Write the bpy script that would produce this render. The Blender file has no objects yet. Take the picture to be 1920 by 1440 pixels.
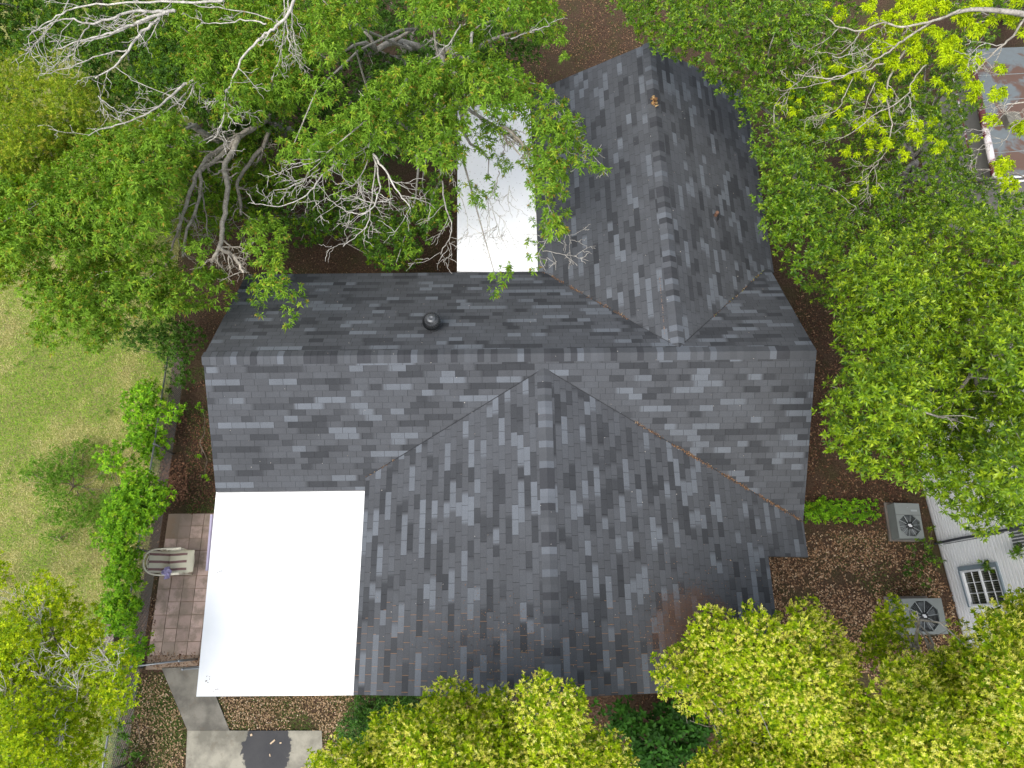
import bpy, bmesh, math, random
import numpy as np
from mathutils import Vector, Matrix

# ------------------------------------------------------------ camera
F, CX, CY, CZ, TILT, YAW, ROLL = 1310.2022, 6.448, -5.509, 18.3286, 0.335, -0.0249, 0.0129
def _rx(a):
    c, s = math.cos(a), math.sin(a); return np.array([[1, 0, 0], [0, c, -s], [0, s, c]])
def _rz(a):
    c, s = math.cos(a), math.sin(a); return np.array([[c, -s, 0], [s, c, 0], [0, 0, 1]])
CR = _rz(YAW) @ _rx(TILT) @ _rz(ROLL)
scene = bpy.context.scene
cam = bpy.data.cameras.new('camera'); camo = bpy.data.objects.new('camera', cam)
scene.collection.objects.link(camo); scene.camera = camo
M4 = Matrix([[float(CR[i][j]) for j in range(3)] + [(CX, CY, CZ)[i]] for i in range(3)] + [[0, 0, 0, 1]])
camo.matrix_world = M4
cam.sensor_width = 36.0; cam.lens = F / 1920 * 36.0; cam.clip_end = 1000; cam.clip_start = 0.1

# ------------------------------------------------------------ world, sun, exposure
SUN_EL, SUN_AZ = math.radians(61), math.radians(220)     # azimuth clockwise from +Y (north)
w = bpy.data.worlds.new('World'); scene.world = w; w.use_nodes = True
wn = w.node_tree.nodes; wl = w.node_tree.links
bg = wn['Background']; sky = wn.new('ShaderNodeTexSky'); sky.sky_type = 'NISHITA'; sky.sun_disc = False
sky.sun_elevation = SUN_EL; sky.sun_rotation = SUN_AZ; sky.dust_density = 3.0; sky.air_density = 1.0; sky.ozone_density = 1.0
hsv = wn.new('ShaderNodeHueSaturation'); hsv.inputs['Saturation'].default_value = .55   # thin cloud: paler than a clear sky
wl.new(sky.outputs[0], hsv.inputs['Color']); wl.new(hsv.outputs[0], bg.inputs[0]); bg.inputs[1].default_value = 0.15
sl = bpy.data.lights.new('sun', 'SUN'); so = bpy.data.objects.new('sun', sl); scene.collection.objects.link(so)
sl.energy = 1.3; sl.angle = math.radians(42); sl.color = (1.0, 0.97, 0.92)
sd = Vector((math.sin(SUN_AZ) * math.cos(SUN_EL), math.cos(SUN_AZ) * math.cos(SUN_EL), math.sin(SUN_EL)))
so.rotation_euler = sd.to_track_quat('Z', 'Y').to_euler(); so.location = (0, -20, 30)
vs = scene.view_settings; vs.view_transform = 'Standard'; vs.look = 'None'; vs.gamma = 1; vs.exposure = 0.95
cy = scene.cycles; cy.max_bounces = 7; cy.diffuse_bounces = 4; cy.glossy_bounces = 2; cy.transmission_bounces = 5
cy.transparent_max_bounces = 6; cy.caustics_reflective = False; cy.caustics_refractive = False
try:
    cy.use_denoising = True; cy.denoiser = 'OPENIMAGEDENOISE'
except Exception: pass

rng = np.random.default_rng(7); random.seed(7)

# ------------------------------------------------------------ helpers
def at(px, py, z):
    d = CR @ np.array([(px - 960) / F, (720 - py) / F, -1.0]); k = (z - CZ) / d[2]
    return (CX + d[0] * k, CY + d[1] * k, z)
def at_np(px, py, z):
    d = np.stack([(px - 960) / F, (720 - py) / F, -np.ones_like(px)], 1) @ CR.T
    k = (z - CZ) / d[:, 2]
    return np.stack([CX + d[:, 0] * k, CY + d[:, 1] * k, z], 1)
def tag(o, label=None, cat=None, group=None, kind=None):
    if label: o['label'] = label
    if cat: o['category'] = cat
    if group: o['group'] = group
    if kind: o['kind'] = kind
    return o
def thing(name, label, cat, loc=(0, 0, 0), rz=0.0, group=None):
    o = bpy.data.objects.new(name, None); scene.collection.objects.link(o)
    o.location = loc; o.rotation_euler = (0, 0, rz); o.empty_display_size = .2
    return tag(o, label, cat, group)
def obj(name, verts, faces, mat, parent=None, smooth=False, col=None, uv=None, loop_mats=None, origin=None):
    """verts: Nx3, faces: list or Mx3/Mx4 array; col: Nx3 per vert; origin: world point that verts are relative to the parent"""
    me = bpy.data.meshes.new(name)
    verts = np.asarray(verts, dtype=np.float32)
    if isinstance(faces, np.ndarray):
        k = faces.shape[1]; m = len(faces)
        me.vertices.add(len(verts)); me.vertices.foreach_set('co', verts.ravel())
        me.loops.add(m * k); me.loops.foreach_set('vertex_index', faces.astype(np.int32).ravel())
        me.polygons.add(m); me.polygons.foreach_set('loop_start', np.arange(0, m * k, k, dtype=np.int32))
        me.update(calc_edges=True)
    else:
        me.from_pydata([tuple(map(float, v)) for v in verts], [], [tuple(map(int, f)) for f in faces]); me.update()
    if col is not None:
        a = me.color_attributes.new('tint', 'FLOAT_COLOR', 'POINT')
        c4 = np.ones((len(verts), 4), np.float32); c4[:, :3] = col
        a.data.foreach_set('color', c4.ravel())
    if uv is not None:
        u = me.uv_layers.new(name='UVMap'); u.data.foreach_set('uv', np.asarray(uv, np.float32).ravel())
    for mt in (mat if isinstance(mat, (list, tuple)) else [mat]): me.materials.append(mt)
    if loop_mats is not None: me.polygons.foreach_set('material_index', np.asarray(loop_mats, np.int32))
    if smooth: me.polygons.foreach_set('use_smooth', np.ones(len(me.polygons), bool))
    o = bpy.data.objects.new(name, me); scene.collection.objects.link(o)
    if parent is not None: o.parent = parent
    return o
class MB:
    """collects simple shapes in one mesh"""
    def __init__(s): s.v = []; s.f = []; s.c = []; s.col = (1, 1, 1)
    def add(s, vs_, fs_):
        b = len(s.v); s.v += [tuple(v) for v in vs_]; s.f += [tuple(i + b for i in f) for f in fs_]; s.c += [s.col] * len(vs_)
    def box(s, x0, x1, y0, y1, z0, z1, M=None, bev=0.0):
        if bev > 0:
            b = bev; P = []
            bm = bmesh.new(); bmesh.ops.create_cube(bm, size=1)
            for v in bm.verts: v.co = Vector(((x0 + x1) / 2 + v.co.x * (x1 - x0), (y0 + y1) / 2 + v.co.y * (y1 - y0), (z0 + z1) / 2 + v.co.z * (z1 - z0)))
            bmesh.ops.bevel(bm, geom=bm.edges[:], offset=b, segments=2, affect='EDGES', profile=.6)
            bm.verts.index_update(); vv = [v.co.copy() for v in bm.verts]; ff = [[v.index for v in f.verts] for f in bm.faces]; bm.free()
        else:
            vv = [Vector(p) for p in ((x0, y0, z0), (x1, y0, z0), (x1, y1, z0), (x0, y1, z0), (x0, y0, z1), (x1, y0, z1), (x1, y1, z1), (x0, y1, z1))]
            ff = [(0, 3, 2, 1), (4, 5, 6, 7), (0, 1, 5, 4), (1, 2, 6, 5), (2, 3, 7, 6), (3, 0, 4, 7)]
        if M is not None: vv = [M @ v for v in vv]
        s.add(vv, ff); return s
    def tube(s, pts, rad, n=6, closed=False, cap=True):
        pts = [Vector(p) for p in pts]; m = len(pts)
        if m < 2: return s
        rad = list(rad) if hasattr(rad, '__len__') else [rad] * m
        t0 = (pts[1] - pts[0]).normalized(); up = Vector((0, 0, 1)) if abs(t0.z) < .9 else Vector((1, 0, 0))
        u = t0.cross(up).normalized(); vv = []; 
        for i, p in enumerate(pts):
            if closed: t = (pts[(i + 1) % m] - pts[i - 1])
            else: t = pts[min(i + 1, m - 1)] - pts[max(i - 1, 0)]
            if t.length < 1e-9: t = t0
            t.normalize(); u = (u - t * u.dot(t)); u = u.normalized() if u.length > 1e-6 else t.orthogonal().normalized()
            b = t.cross(u)
            for k in range(n):
                a = 2 * math.pi * k / n; vv.append(p + (u * math.cos(a) + b * math.sin(a)) * rad[i])
        ff = []
        for i in range(m if closed else m - 1):
            j = (i + 1) % m
            for k in range(n): ff.append((i * n + k, i * n + (k + 1) % n, j * n + (k + 1) % n, j * n + k))
        if cap and not closed: ff.append(tuple(range(n - 1, -1, -1))); ff.append(tuple((m - 1) * n + k for k in range(n)))
        s.add(vv, ff); return s
    def lathe(s, prof, n=24, c=(0, 0, 0), M=None):
        vv = []; ff = []
        for r, z in prof:
            for k in range(n):
                a = 2 * math.pi * k / n; vv.append(Vector((r * math.cos(a), r * math.sin(a), z)))
        for i in range(len(prof) - 1):
            for k in range(n): ff.append((i * n + k, i * n + (k + 1) % n, (i + 1) * n + (k + 1) % n, (i + 1) * n + k))
        ff.append(tuple(range(n - 1, -1, -1))); ff.append(tuple((len(prof) - 1) * n + k for k in range(n)))
        if M is not None: vv = [M @ v for v in vv]
        vv = [v + Vector(c) for v in vv]; s.add(vv, ff); return s
    def prism(s, poly, z0, z1, M=None):
        n = len(poly); vv = [Vector((p[0], p[1], z0)) for p in poly] + [Vector((p[0], p[1], z1)) for p in poly]
        a = sum(poly[i][0] * poly[(i + 1) % n][1] - poly[(i + 1) % n][0] * poly[i][1] for i in range(n))
        ff = [tuple(range(n - 1, -1, -1)), tuple(range(n, 2 * n))] + [(i, (i + 1) % n, n + (i + 1) % n, n + i) for i in range(n)]
        if a < 0: ff = [tuple(reversed(f)) for f in ff]
        if M is not None: vv = [M @ v for v in vv]
        s.add(vv, ff); return s
    def build(s, name, mat, parent=None, smooth=False):
        return obj(name, s.v, s.f, mat, parent, smooth, col=np.array(s.c))

# ------------------------------------------------------------ materials
class NT:
    def __init__(s, name):
        s.m = bpy.data.materials.new(name); s.m.use_nodes = True; s.t = s.m.node_tree; s.b = s.t.nodes['Principled BSDF']
        s.out = s.t.nodes['Material Output']
    def n(s, typ, **kw):
        nd = s.t.nodes.new(typ)
        for k, v in kw.items(): setattr(nd, k, v)
        return nd
    def L(s, a, b): s.t.links.new(a, b)
    def inp(s, sock, v):
        if hasattr(v, 'is_output') or isinstance(v, bpy.types.NodeSocket): s.L(v, sock)
        elif isinstance(v, (tuple, list)) and len(v) == 3 and sock.type == 'RGBA': sock.default_value = (*v, 1)
        else: sock.default_value = v
    def math(s, op, a, b=0.0, c=0.0, clamp=False):
        nd = s.n('ShaderNodeMath', operation=op, use_clamp=clamp)
        for i, x in enumerate((a, b, c)):
            s.inp(nd.inputs[i], x)
        return nd.outputs[0]
    def mix(s, f, a, b, blend='MIX'):
        nd = s.n('ShaderNodeMix', data_type='RGBA', blend_type=blend)
        s.inp(nd.inputs[0], f); s.inp(nd.inputs[6], a); s.inp(nd.inputs[7], b); return nd.outputs[2]
    def ramp(s, f, stops, interp='LINEAR'):
        nd = s.n('ShaderNodeValToRGB'); cr = nd.color_ramp; cr.interpolation = interp
        while len(cr.elements) < len(stops): cr.elements.new(.5)
        for e, (p, c) in zip(cr.elements, stops): e.position = p; e.color = (*c, 1) if len(c) == 3 else c
        s.inp(nd.inputs[0], f); return nd.outputs[0]
    def noise(s, vec, scale, detail=3, rough=.55, dist=0.0):
        nd = s.n('ShaderNodeTexNoise'); nd.inputs['Scale'].default_value = scale; nd.inputs['Detail'].default_value = detail
        nd.inputs['Roughness'].default_value = rough; nd.inputs['Distortion'].default_value = dist
        if vec is not None: s.L(vec, nd.inputs['Vector'])
        return nd.outputs['Fac']
    def wn(s, x, y, seed=0.0):
        cb = s.n('ShaderNodeCombineXYZ'); s.inp(cb.inputs[0], x); s.inp(cb.inputs[1], y); cb.inputs[2].default_value = seed
        nd = s.n('ShaderNodeTexWhiteNoise', noise_dimensions='3D'); s.L(cb.outputs[0], nd.inputs['Vector']); return nd.outputs['Value']
    def pos(s): return s.n('ShaderNodeTexCoord').outputs['Object']
    def bump(s, h, strength=.5, dist=.01):
        nd = s.n('ShaderNodeBump'); nd.inputs['Strength'].default_value = strength; nd.inputs['Distance'].default_value = dist
        s.L(h, nd.inputs['Height']); s.L(nd.outputs[0], s.b.inputs['Normal']); return nd
    def fin(s, col=None, rough=None, spec=None, metal=None):
        if col is not None: s.inp(s.b.inputs['Base Color'], col)
        if rough is not None: s.inp(s.b.inputs['Roughness'], rough)
        if spec is not None: s.b.inputs['Specular IOR Level'].default_value = spec
        if metal is not None: s.b.inputs['Metallic'].default_value = metal
        return s.m

def simple(name, col, rough=.6, spec=.4, metal=0.0, var=.12, scale=8.0, tint=False, bump=0.0):
    t = NT(name); p = t.pos(); nz = t.noise(p, scale, 4)
    f = t.math('MULTIPLY_ADD', nz, 2 * var, 1 - var)
    c = t.n('ShaderNodeMix', data_type='RGBA', blend_type='MULTIPLY'); c.inputs[0].default_value = 1
    if tint:
        a = t.n('ShaderNodeAttribute', attribute_name='tint'); c0 = t.mix(1.0, col, a.outputs['Color'], 'MULTIPLY')
    else: c0 = col
    t.inp(c.inputs[6], c0); cc = t.n('ShaderNodeCombineColor')
    for i in range(3): t.L(f, cc.inputs[i])
    t.L(cc.outputs[0], c.inputs[7])
    if bump: t.bump(t.noise(p, scale * 6, 4), bump, .01)
    return t.fin(c.outputs[2], rough, spec, metal)

def leaf_mat(name, rough=.45, spec=.35, trans=.3):
    t = NT(name); a = t.n('ShaderNodeAttribute', attribute_name='tint')
    t.fin(a.outputs['Color'], rough, spec)
    tr = t.n('ShaderNodeBsdfTranslucent'); hs = t.n('ShaderNodeHueSaturation'); hs.inputs['Value'].default_value = 1.25
    hs.inputs['Hue'].default_value = .49; hs.inputs['Saturation'].default_value = 1.1
    t.L(a.outputs['Color'], hs.inputs['Color']); t.L(hs.outputs[0], tr.inputs['Color'])
    mx = t.n('ShaderNodeMixShader'); mx.inputs[0].default_value = trans
    t.L(t.b.outputs[0], mx.inputs[1]); t.L(tr.outputs[0], mx.inputs[2]); t.L(mx.outputs[0], t.out.inputs[0]); return t.m
LEAF = leaf_mat('leaf', .55, .12); GLOSSLEAF = leaf_mat('glossy_leaf', .36, .32, .2); DRY = leaf_mat('dry_leaf', .7, .2, .1)
GRASSM = leaf_mat('grass_blade', .55, .25, .3)

def bark_mat():
    t = NT('bark'); p = t.pos(); a = t.n('ShaderNodeAttribute', attribute_name='tint')
    n1 = t.noise(p, 9, 5, .65, .4); n2 = t.noise(p, 40, 3)
    n4 = t.noise(p, 55, 4, .75); nn_ = t.math('ADD', t.math('MULTIPLY', n1, .5), t.math('MULTIPLY', n4, .5)); c = t.ramp(nn_, [(.36, (.30, .28, .25)), (.50, (.85, .83, .78)), (.62, (1.3, 1.28, 1.22))])
    c = t.mix(1.0, c, a.outputs['Color'], 'MULTIPLY'); t.bump(n2, .6, .01); return t.fin(c, .85, .2)
BARK = bark_mat()

def shingle_mat():
    t = NT('asphalt_shingle'); tc = t.n('ShaderNodeTexCoord'); sp = t.n('ShaderNodeSeparateXYZ'); t.L(tc.outputs['UV'], sp.inputs[0])
    u, v = sp.outputs[0], sp.outputs[1]; CO, TB = .136, .305
    vr = t.math('DIVIDE', v, CO); row = t.math('FLOOR', vr); vf = t.math('FRACT', vr)
    jit = t.math('MULTIPLY', t.wn(row, 3.3, 1.0), .4)
    ur = t.math('ADD', t.math('ADD', t.math('DIVIDE', u, TB), t.math('MULTIPLY', row, .5)), jit)
    cell = t.math('FLOOR', ur); uf = t.math('FRACT', ur)
    def tone(c):  # 0 dark .. 1 light, mostly mid
        r = t.wn(c, row, 5.0); r2 = t.wn(c, row, 9.0)
        lo = t.math('GREATER_THAN', r, .78); hi = t.math('LESS_THAN', r, .155)
        k = t.math('MULTIPLY_ADD', r2, .16, .36)                      # mid .36-.52
        k = t.math('SUBTRACT', k, t.math('MULTIPLY', lo, .30)); k = t.math('ADD', k, t.math('MULTIPLY', hi, .46)); return k
    # colour blends run over one or two tabs: pieces of random width
    urs = t.math('ADD', ur, t.math('MULTIPLY', t.wn(row, 7.1, 2.0), 40.0))
    wv = t.math('FLOOR', t.math('MULTIPLY', t.wn(t.math('FLOOR', t.math('DIVIDE', cell, 2.0)), row, 4.0), 2.0))
    c1 = t.math('MULTIPLY', t.math('FLOOR', t.math('DIVIDE', cell, t.math('ADD', wv, 1.0))), t.math('ADD', wv, 1.0))
    t0 = tone(c1); nxt = t.math('ADD', cell, 1.0)
    wv2 = t.math('FLOOR', t.math('MULTIPLY', t.wn(t.math('FLOOR', t.math('DIVIDE', nxt, 2.0)), row, 4.0), 2.0))
    c2 = t.math('MULTIPLY', t.math('FLOOR', t.math('DIVIDE', nxt, t.math('ADD', wv2, 1.0))), t.math('ADD', wv2, 1.0))
    t1 = tone(c2)
    soft = t.math('GREATER_THAN', t.wn(cell, row, 21.0), .55)
    mr = t.n('ShaderNodeMapRange', interpolation_type='SMOOTHSTEP'); t.L(uf, mr.inputs[0]); mr.inputs[1].default_value = .62; mr.inputs[2].default_value = 1.0
    k = t.math('MULTIPLY', mr.outputs[0], soft)
    T = t.math('ADD', t.math('MULTIPLY', t0, t.math('SUBTRACT', 1.0, k)), t.math('MULTIPLY', t1, k))
    p = tc.outputs['Object']; big = t.noise(p, 1.1, 3); T = t.math('ADD', T, t.math('MULTIPLY_ADD', big, .22, -.11))
    fine = t.noise(p, 70, 2, .7)
    col = t.ramp(T, [(0.0, (.031, .033, .0365)), (.42, (.066, .0695, .0755)), (1.0, (.122, .134, .150))])
    g = t.math('MULTIPLY_ADD', fine, .9, .55); gc = t.n('ShaderNodeCombineColor')
    for i in range(3): t.L(g, gc.inputs[i])
    col = t.mix(1.0, col, gc.outputs[0], 'MULTIPLY')
    sc3 = t.n('ShaderNodeCombineXYZ'); t.inp(sc3.inputs[0], t.math('MULTIPLY', u, 2.2)); t.inp(sc3.inputs[1], t.math('MULTIPLY', v, .45))
    st = t.math('MULTIPLY_ADD', t.noise(sc3.outputs[0], 1.0, 4, .6), .26, .87); stc_ = t.n('ShaderNodeCombineColor')
    for i in range(3): t.L(st, stc_.inputs[i])
    col = t.mix(1.0, col, stc_.outputs[0], 'MULTIPLY')
    # cut-outs between tabs and shadow lines painted along the butt edges of the courses
    slit = t.math('LESS_THAN', uf, .034); butt = t.math('LESS_THAN', vf, .07)
    sx = t.n('ShaderNodeSeparateXYZ'); t.L(p, sx.inputs[0])
    reg = t.n('ShaderNodeMapRange'); t.L(sx.outputs[1], reg.inputs[0]); reg.inputs[1].default_value = -3.6; reg.inputs[2].default_value = -6.2
    rn = t.math('MULTIPLY', reg.outputs[0], t.noise(p, 1.6, 3)); rs = t.math('GREATER_THAN', rn, .33)
    slitc = t.mix(t.math('MULTIPLY', rs, .85), (.018, .018, .020), (.34, .18, .08))
    col = t.mix(t.math('MULTIPLY', slit, .6), col, slitc)
    col = t.mix(t.math('MULTIPLY', butt, .22), col, (.020, .020, .022))
    # rusty pollen and leaf stain low on the south wing
    def spot(cx, cy, r):
        dx = t.math('SUBTRACT', sx.outputs[0], cx); dy = t.math('SUBTRACT', sx.outputs[1], cy)
        d = t.math('SQRT', t.math('ADD', t.math('MULTIPLY', dx, dx), t.math('MULTIPLY', dy, dy)))
        m = t.n('ShaderNodeMapRange', interpolation_type='SMOOTHSTEP'); t.L(d, m.inputs[0]); m.inputs[1].default_value = r; m.inputs[2].default_value = r * .15
        return m.outputs[0]
    sp0 = t.math('MAXIMUM', spot(10.2, -5.7, 1.9), t.math('MULTIPLY', spot(6.1, -6.0, 1.6), .12))
    gr = t.math('MULTIPLY', t.noise(p, 40, 4, .85), t.math('MULTIPLY_ADD', t.noise(p, 5, 4, .7), 1.6, .2))
    smg = t.math('GREATER_THAN', t.math('MULTIPLY', sp0, gr), .36)
    col = t.mix(t.math('MULTIPLY', t.math('MULTIPLY', sp0, t.noise(p, 3.5, 3)), .12), col, (.085, .058, .045))
    col = t.mix(t.math('MULTIPLY', smg, .5), col, (.12, .062, .038))
    sl_ = t.math('GREATER_THAN', t.math('MULTIPLY', t.math('MAXIMUM', spot(10.2, -5.7, 2.2), t.math('MULTIPLY', spot(6.1, -6.1, 1.9), .55)), t.noise(p, 33, 2, .8)), .47)
    col = t.mix(t.math('MULTIPLY', sl_, .4), col, (.13, .07, .04))
    h = t.math('ADD', t.math('MULTIPLY', vf, -1.0), t.math('MULTIPLY', fine, .25)); h = t.math('SUBTRACT', h, t.math('MULTIPLY', slit, .6))
    t.bump(h, .7, .008)
    return t.fin(col, .88, .25)
SHINGLE = shingle_mat()
CAPM = simple('ridge_cap_shingle', (1, 1, 1), .9, .2, var=.25, scale=60, tint=True, bump=.3)
DRIP = simple('dark_drip_edge', (.02, .021, .023), .5, .4)

def membrane_mat():
    t = NT('white_membrane'); p = t.pos(); n1 = t.noise(p, 1.5, 4); n2 = t.noise(p, 60, 2, .6)
    c = t.ramp(n1, [(.3, (.86, .87, .87)), (.7, (.90, .90, .90))]); sp_ = t.math('GREATER_THAN', n2, .74)
    c = t.mix(t.math('MULTIPLY', sp_, .35), c, (.35, .3, .24)); t.bump(n1, .2, .01); return t.fin(c, .5, .3)
MEMB = membrane_mat()
WALLM = simple('painted_wall', (.55, .52, .47), .8)
WHITEP = simple('white_paint', (.74, .75, .76), .45, .4, var=.06)
LILAC = simple('lilac_paint', (.36, .32, .42), .5)

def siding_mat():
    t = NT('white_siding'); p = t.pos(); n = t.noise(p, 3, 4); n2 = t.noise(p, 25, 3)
    c = t.ramp(n, [(.3, (.82, .83, .83)), (.75, (.88, .88, .88))]); sx = t.n('ShaderNodeSeparateXYZ'); t.L(p, sx.inputs[0]); fz = t.math('FRACT', t.math('DIVIDE', t.math('SUBTRACT', sx.outputs[2], .12), .112)); c = t.mix(t.math('MULTIPLY', n2, .25), c, (.48, .5, .46)); c = t.mix(t.math('MULTIPLY', t.math('GREATER_THAN', fz, .72), t.math('MULTIPLY_ADD', n2, .5, .25)), c, (.32, .34, .34)); return t.fin(c, .55, .35)  # shade in the lap grooves is painted as a darker band atop each board
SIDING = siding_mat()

def ground_mat():
    t = NT('bare_ground'); p = t.pos(); n = t.noise(p, 1.3, 5, .6); n2 = t.noise(p, 22, 5, .7); n3 = t.noise(p, 6, 4)
    c = t.ramp(n2, [(.3, (.034, .021, .013)), (.5, (.075, .048, .032)), (.7, (.14, .092, .06))])
    c = t.mix(t.math('MULTIPLY', t.ramp(n, [(.45, (0, 0, 0)), (.65, (1, 1, 1))]), .45), c, (.045, .055, .018)); t.bump(n2, .9, .03); return t.fin(c, .95, .1)
def lawn_mat():
    t = NT('lawn_soil'); p = t.pos(); n = t.noise(p, 1.3, 6, .68); n2 = t.noise(p, 25, 5, .7)
    c = t.ramp(n2, [(.3, (.12, .15, .03)), (.5, (.22, .25, .06)), (.7, (.32, .30, .12))])
    c = t.mix(t.math('MULTIPLY', t.ramp(n, [(.4, (0, 0, 0)), (.65, (1, 1, 1))]), .55), c, (.20, .165, .085)); t.bump(n2, .9, .03); return t.fin(c, .95, .1)
def concrete_mat(name, base, stain=None):
    t = NT(name); p = t.pos(); n = t.noise(p, 1.6, 5, .6); n2 = t.noise(p, 30, 5, .7); n3 = t.noise(p, 5, 4)
    b = base; c = t.ramp(n, [(.39, tuple(x * .60 for x in b)), (.60, tuple(x * 1.25 for x in b))])
    c = t.mix(t.math('MULTIPLY', n2, .35), c, tuple(x * .62 for x in b)); 
    c = t.mix(t.math('MULTIPLY', t.math('GREATER_THAN', n3, .62), .2), c, (.12, .09, .06))
    if stain:
        sx = t.n('ShaderNodeSeparateXYZ'); t.L(p, sx.inputs[0]); nn = t.noise(p, 3.6, 6, .62, .4)
        dx = t.math('DIVIDE', t.math('SUBTRACT', sx.outputs[0], stain[0]), stain[2]); dy = t.math('DIVIDE', t.math('SUBTRACT', sx.outputs[1], stain[1]), stain[3])
        d = t.math('SQRT', t.math('ADD', t.math('MULTIPLY', dx, dx), t.math('MULTIPLY', dy, dy))); d = t.math('ADD', d, t.math('MULTIPLY_ADD', nn, .8, -.42))
        m = t.n('ShaderNodeMapRange', interpolation_type='SMOOTHSTEP'); t.L(d, m.inputs[0]); m.inputs[1].default_value = 1.03; m.inputs[2].default_value = .96
        c = t.mix(t.math('MULTIPLY', m.outputs[0], .93), c, (.036, .037, .043))
    t.bump(n2, .25, .005); return t.fin(c, .8, .25)

# ------------------------------------------------------------ ground, lawn, paving
GROUND = ground_mat(); LAWN = lawn_mat()
def sheet(name, pts, z, mat, kind='structure'):
    o = obj(name, [(p[0], p[1], z) for p in pts], [tuple(range(len(pts)))], mat); o['kind'] = kind; return o
g = 40; xs_ = np.linspace(-150, 170, g); gv = [(x, y, 0) for y in np.linspace(-160, 160, g) for x in xs_]
gf = [(j * g + i, j * g + i + 1, (j + 1) * g + i + 1, (j + 1) * g + i) for j in range(g - 1) for i in range(g - 1)]
obj('ground', gv, gf, GROUND)['kind'] = 'structure'
LW = [(-2.75, -3.2), (-2.85, -9.0), (-2.9, -60), (-80, -60), (-80, 60), (-3.6, 60), (-3.3, 6), (-2.9, 1.5), (-2.8, -1)]
sheet('lawn', LW[::-1], .006, LAWN)
def px_poly(P, z): return [at(x, y, z)[:2] for x, y in P]
def slab(name, P, z, mat, kind='structure'):
    m = MB(); m.prism(px_poly(P, z), -.06, z); o = m.build(name, mat); o['kind'] = kind; return o
stc = at(500, 1403, .05); 
slab('driveway', [(351, 1370), (603, 1370), (606, 1440), (608, 1500), (345, 1500), (348, 1440)], .05, concrete_mat('driveway_concrete', (.27, .255, .205), (stc[0], stc[1], .56, .60)))
slab('walkway', [(303, 1253), (470, 1245), (460, 1304), (404, 1304), (431, 1371), (352, 1371), (325, 1306)], .045, concrete_mat('walk_concrete', (.165, .155, .13)))
# patio of square pavers laid in a grid, each slightly uneven
pm = MB(); c0 = at(318, 965, 0); 
pr = random.Random(4); PW = .312
for j in range(12):
    for i in range(13):
        x = -2.36 + i * PW; y = -2.62 - (j + 1) * PW + .0
        if y < -6.25: continue
        if i == 0 and j in (0, 1): continue
        a = pr.uniform(-.02, .02); M = Matrix.Translation((x + PW / 2 + pr.uniform(-.004, .004), y + PW / 2 + pr.uniform(-.004, .004), 0)) @ Matrix.Rotation(a, 4, 'Z')
        b = pr.choice([(.52, .38, .325), (.43, .325, .27), (.56, .41, .355), (.36, .285, .235), (.50, .365, .31)]); f_ = pr.uniform(.8, 1.15)
        pm.col = tuple(q * f_ for q in b); h = .03 + pr.uniform(-.004, .006)
        pm.box(-PW / 2 + .007, PW / 2 - .007, -PW / 2 + .007, PW / 2 - .007, -.02, h, M)
def paver_mat():
    t = NT('paver'); p = t.pos(); a = t.n('ShaderNodeAttribute', attribute_name='tint'); n = t.noise(p, 3.2, 5, .65); n2 = t.noise(p, 28, 4, .7)
    c = t.mix(t.ramp(n, [(.44, (0, 0, 0)), (.60, (.8, .8, .8))]), a.outputs['Color'], (.27, .215, .165)); c = t.mix(t.math('MULTIPLY', n2, .35), c, (.32, .25, .20)); t.bump(n2, .4, .006); return t.fin(c, .85, .2)
pm.col = (.27, .19, .13); pm.box(-2.37, -2.36 + 13 * PW, -6.37, -2.61, -.03, .016)
pm.build('patio', paver_mat())['kind'] = 'structure'

# ------------------------------------------------------------ the house
Hr, pM, aN, bS = 4.4523, .5907, 2.8818, 2.596
X1 = 13.1; xn, ww, we, yn, Hn, pN = 10.178, 2.9015, 3.0715, 8.5161, 4.3725, .5814
xs, sw, se, ys, Hs, yst, pS = 7.2597, 3.9393, 4.8404, -6.7481, 4.2916, -4.1276, .3113
zM = lambda y: Hr - pM * abs(y)
zN = lambda x: Hn - pN * abs(x - xn)
zS = lambda x: Hs - pS * abs(x - xs)
house = thing('house', 'long low house with a dark grey shingle roof and white flat roofs, filling the middle', 'house')
xW = xs - sw; xE = xs + se; xNW = xn - ww; xNE = xn + we
yS0 = -(Hr - Hs) / pM; yN0 = (Hr - Hn) / pM
yvW = -(Hr - zS(xW)) / pM; yvE = -(Hr - zS(X1)) / pM
dN = (Hn - zM(aN)) / pN; xvW = xn - dN; xvE = xn + dN
P = {}
def vtx(x, y, z): return (x, y, z)
roof_polys = [
 # (points, u axis)  main south slope
 ([(0, 0, Hr), (0, -bS, zM(bS)), (xW, -bS, zM(bS)), (xW, yvW, zS(xW)), (xs, yS0, Hs), (X1, yvE, zS(X1)), (X1, 0, Hr), (xn, 0, Hr)], 'S'),
 # main north slope
 ([(0, 0, Hr), (xn, 0, Hr), (X1, 0, Hr), (X1, aN, zM(aN)), (xvE, aN, zM(aN)), (xn, yN0, Hn), (xvW, aN, zM(aN)), (0, aN, zM(aN))], 'N'),
 # north wing
 ([(xn, yN0, Hn), (xn, yn, Hn), (xNW, yn, zN(xNW)), (xNW, aN, zN(xNW)), (xvW, aN, zM(aN))], 'W'),
 ([(xn, yN0, Hn), (xvE, aN, zM(aN)), (xNE, aN, zN(xNE)), (xNE, yn, zN(xNE)), (xn, yn, Hn)], 'E'),
 # south wing
 ([(xs, yS0, Hs), (xW, yvW, zS(xW)), (xW, ys, zS(xW)), (xs, ys, Hs)], 'W'),
 ([(xs, yS0, Hs), (xs, ys, Hs), (xE, ys, zS(xE)), (xE, yst, zS(xE)), (X1, yst, zS(X1)), (X1, yvE, zS(X1))], 'E'),
]
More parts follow.
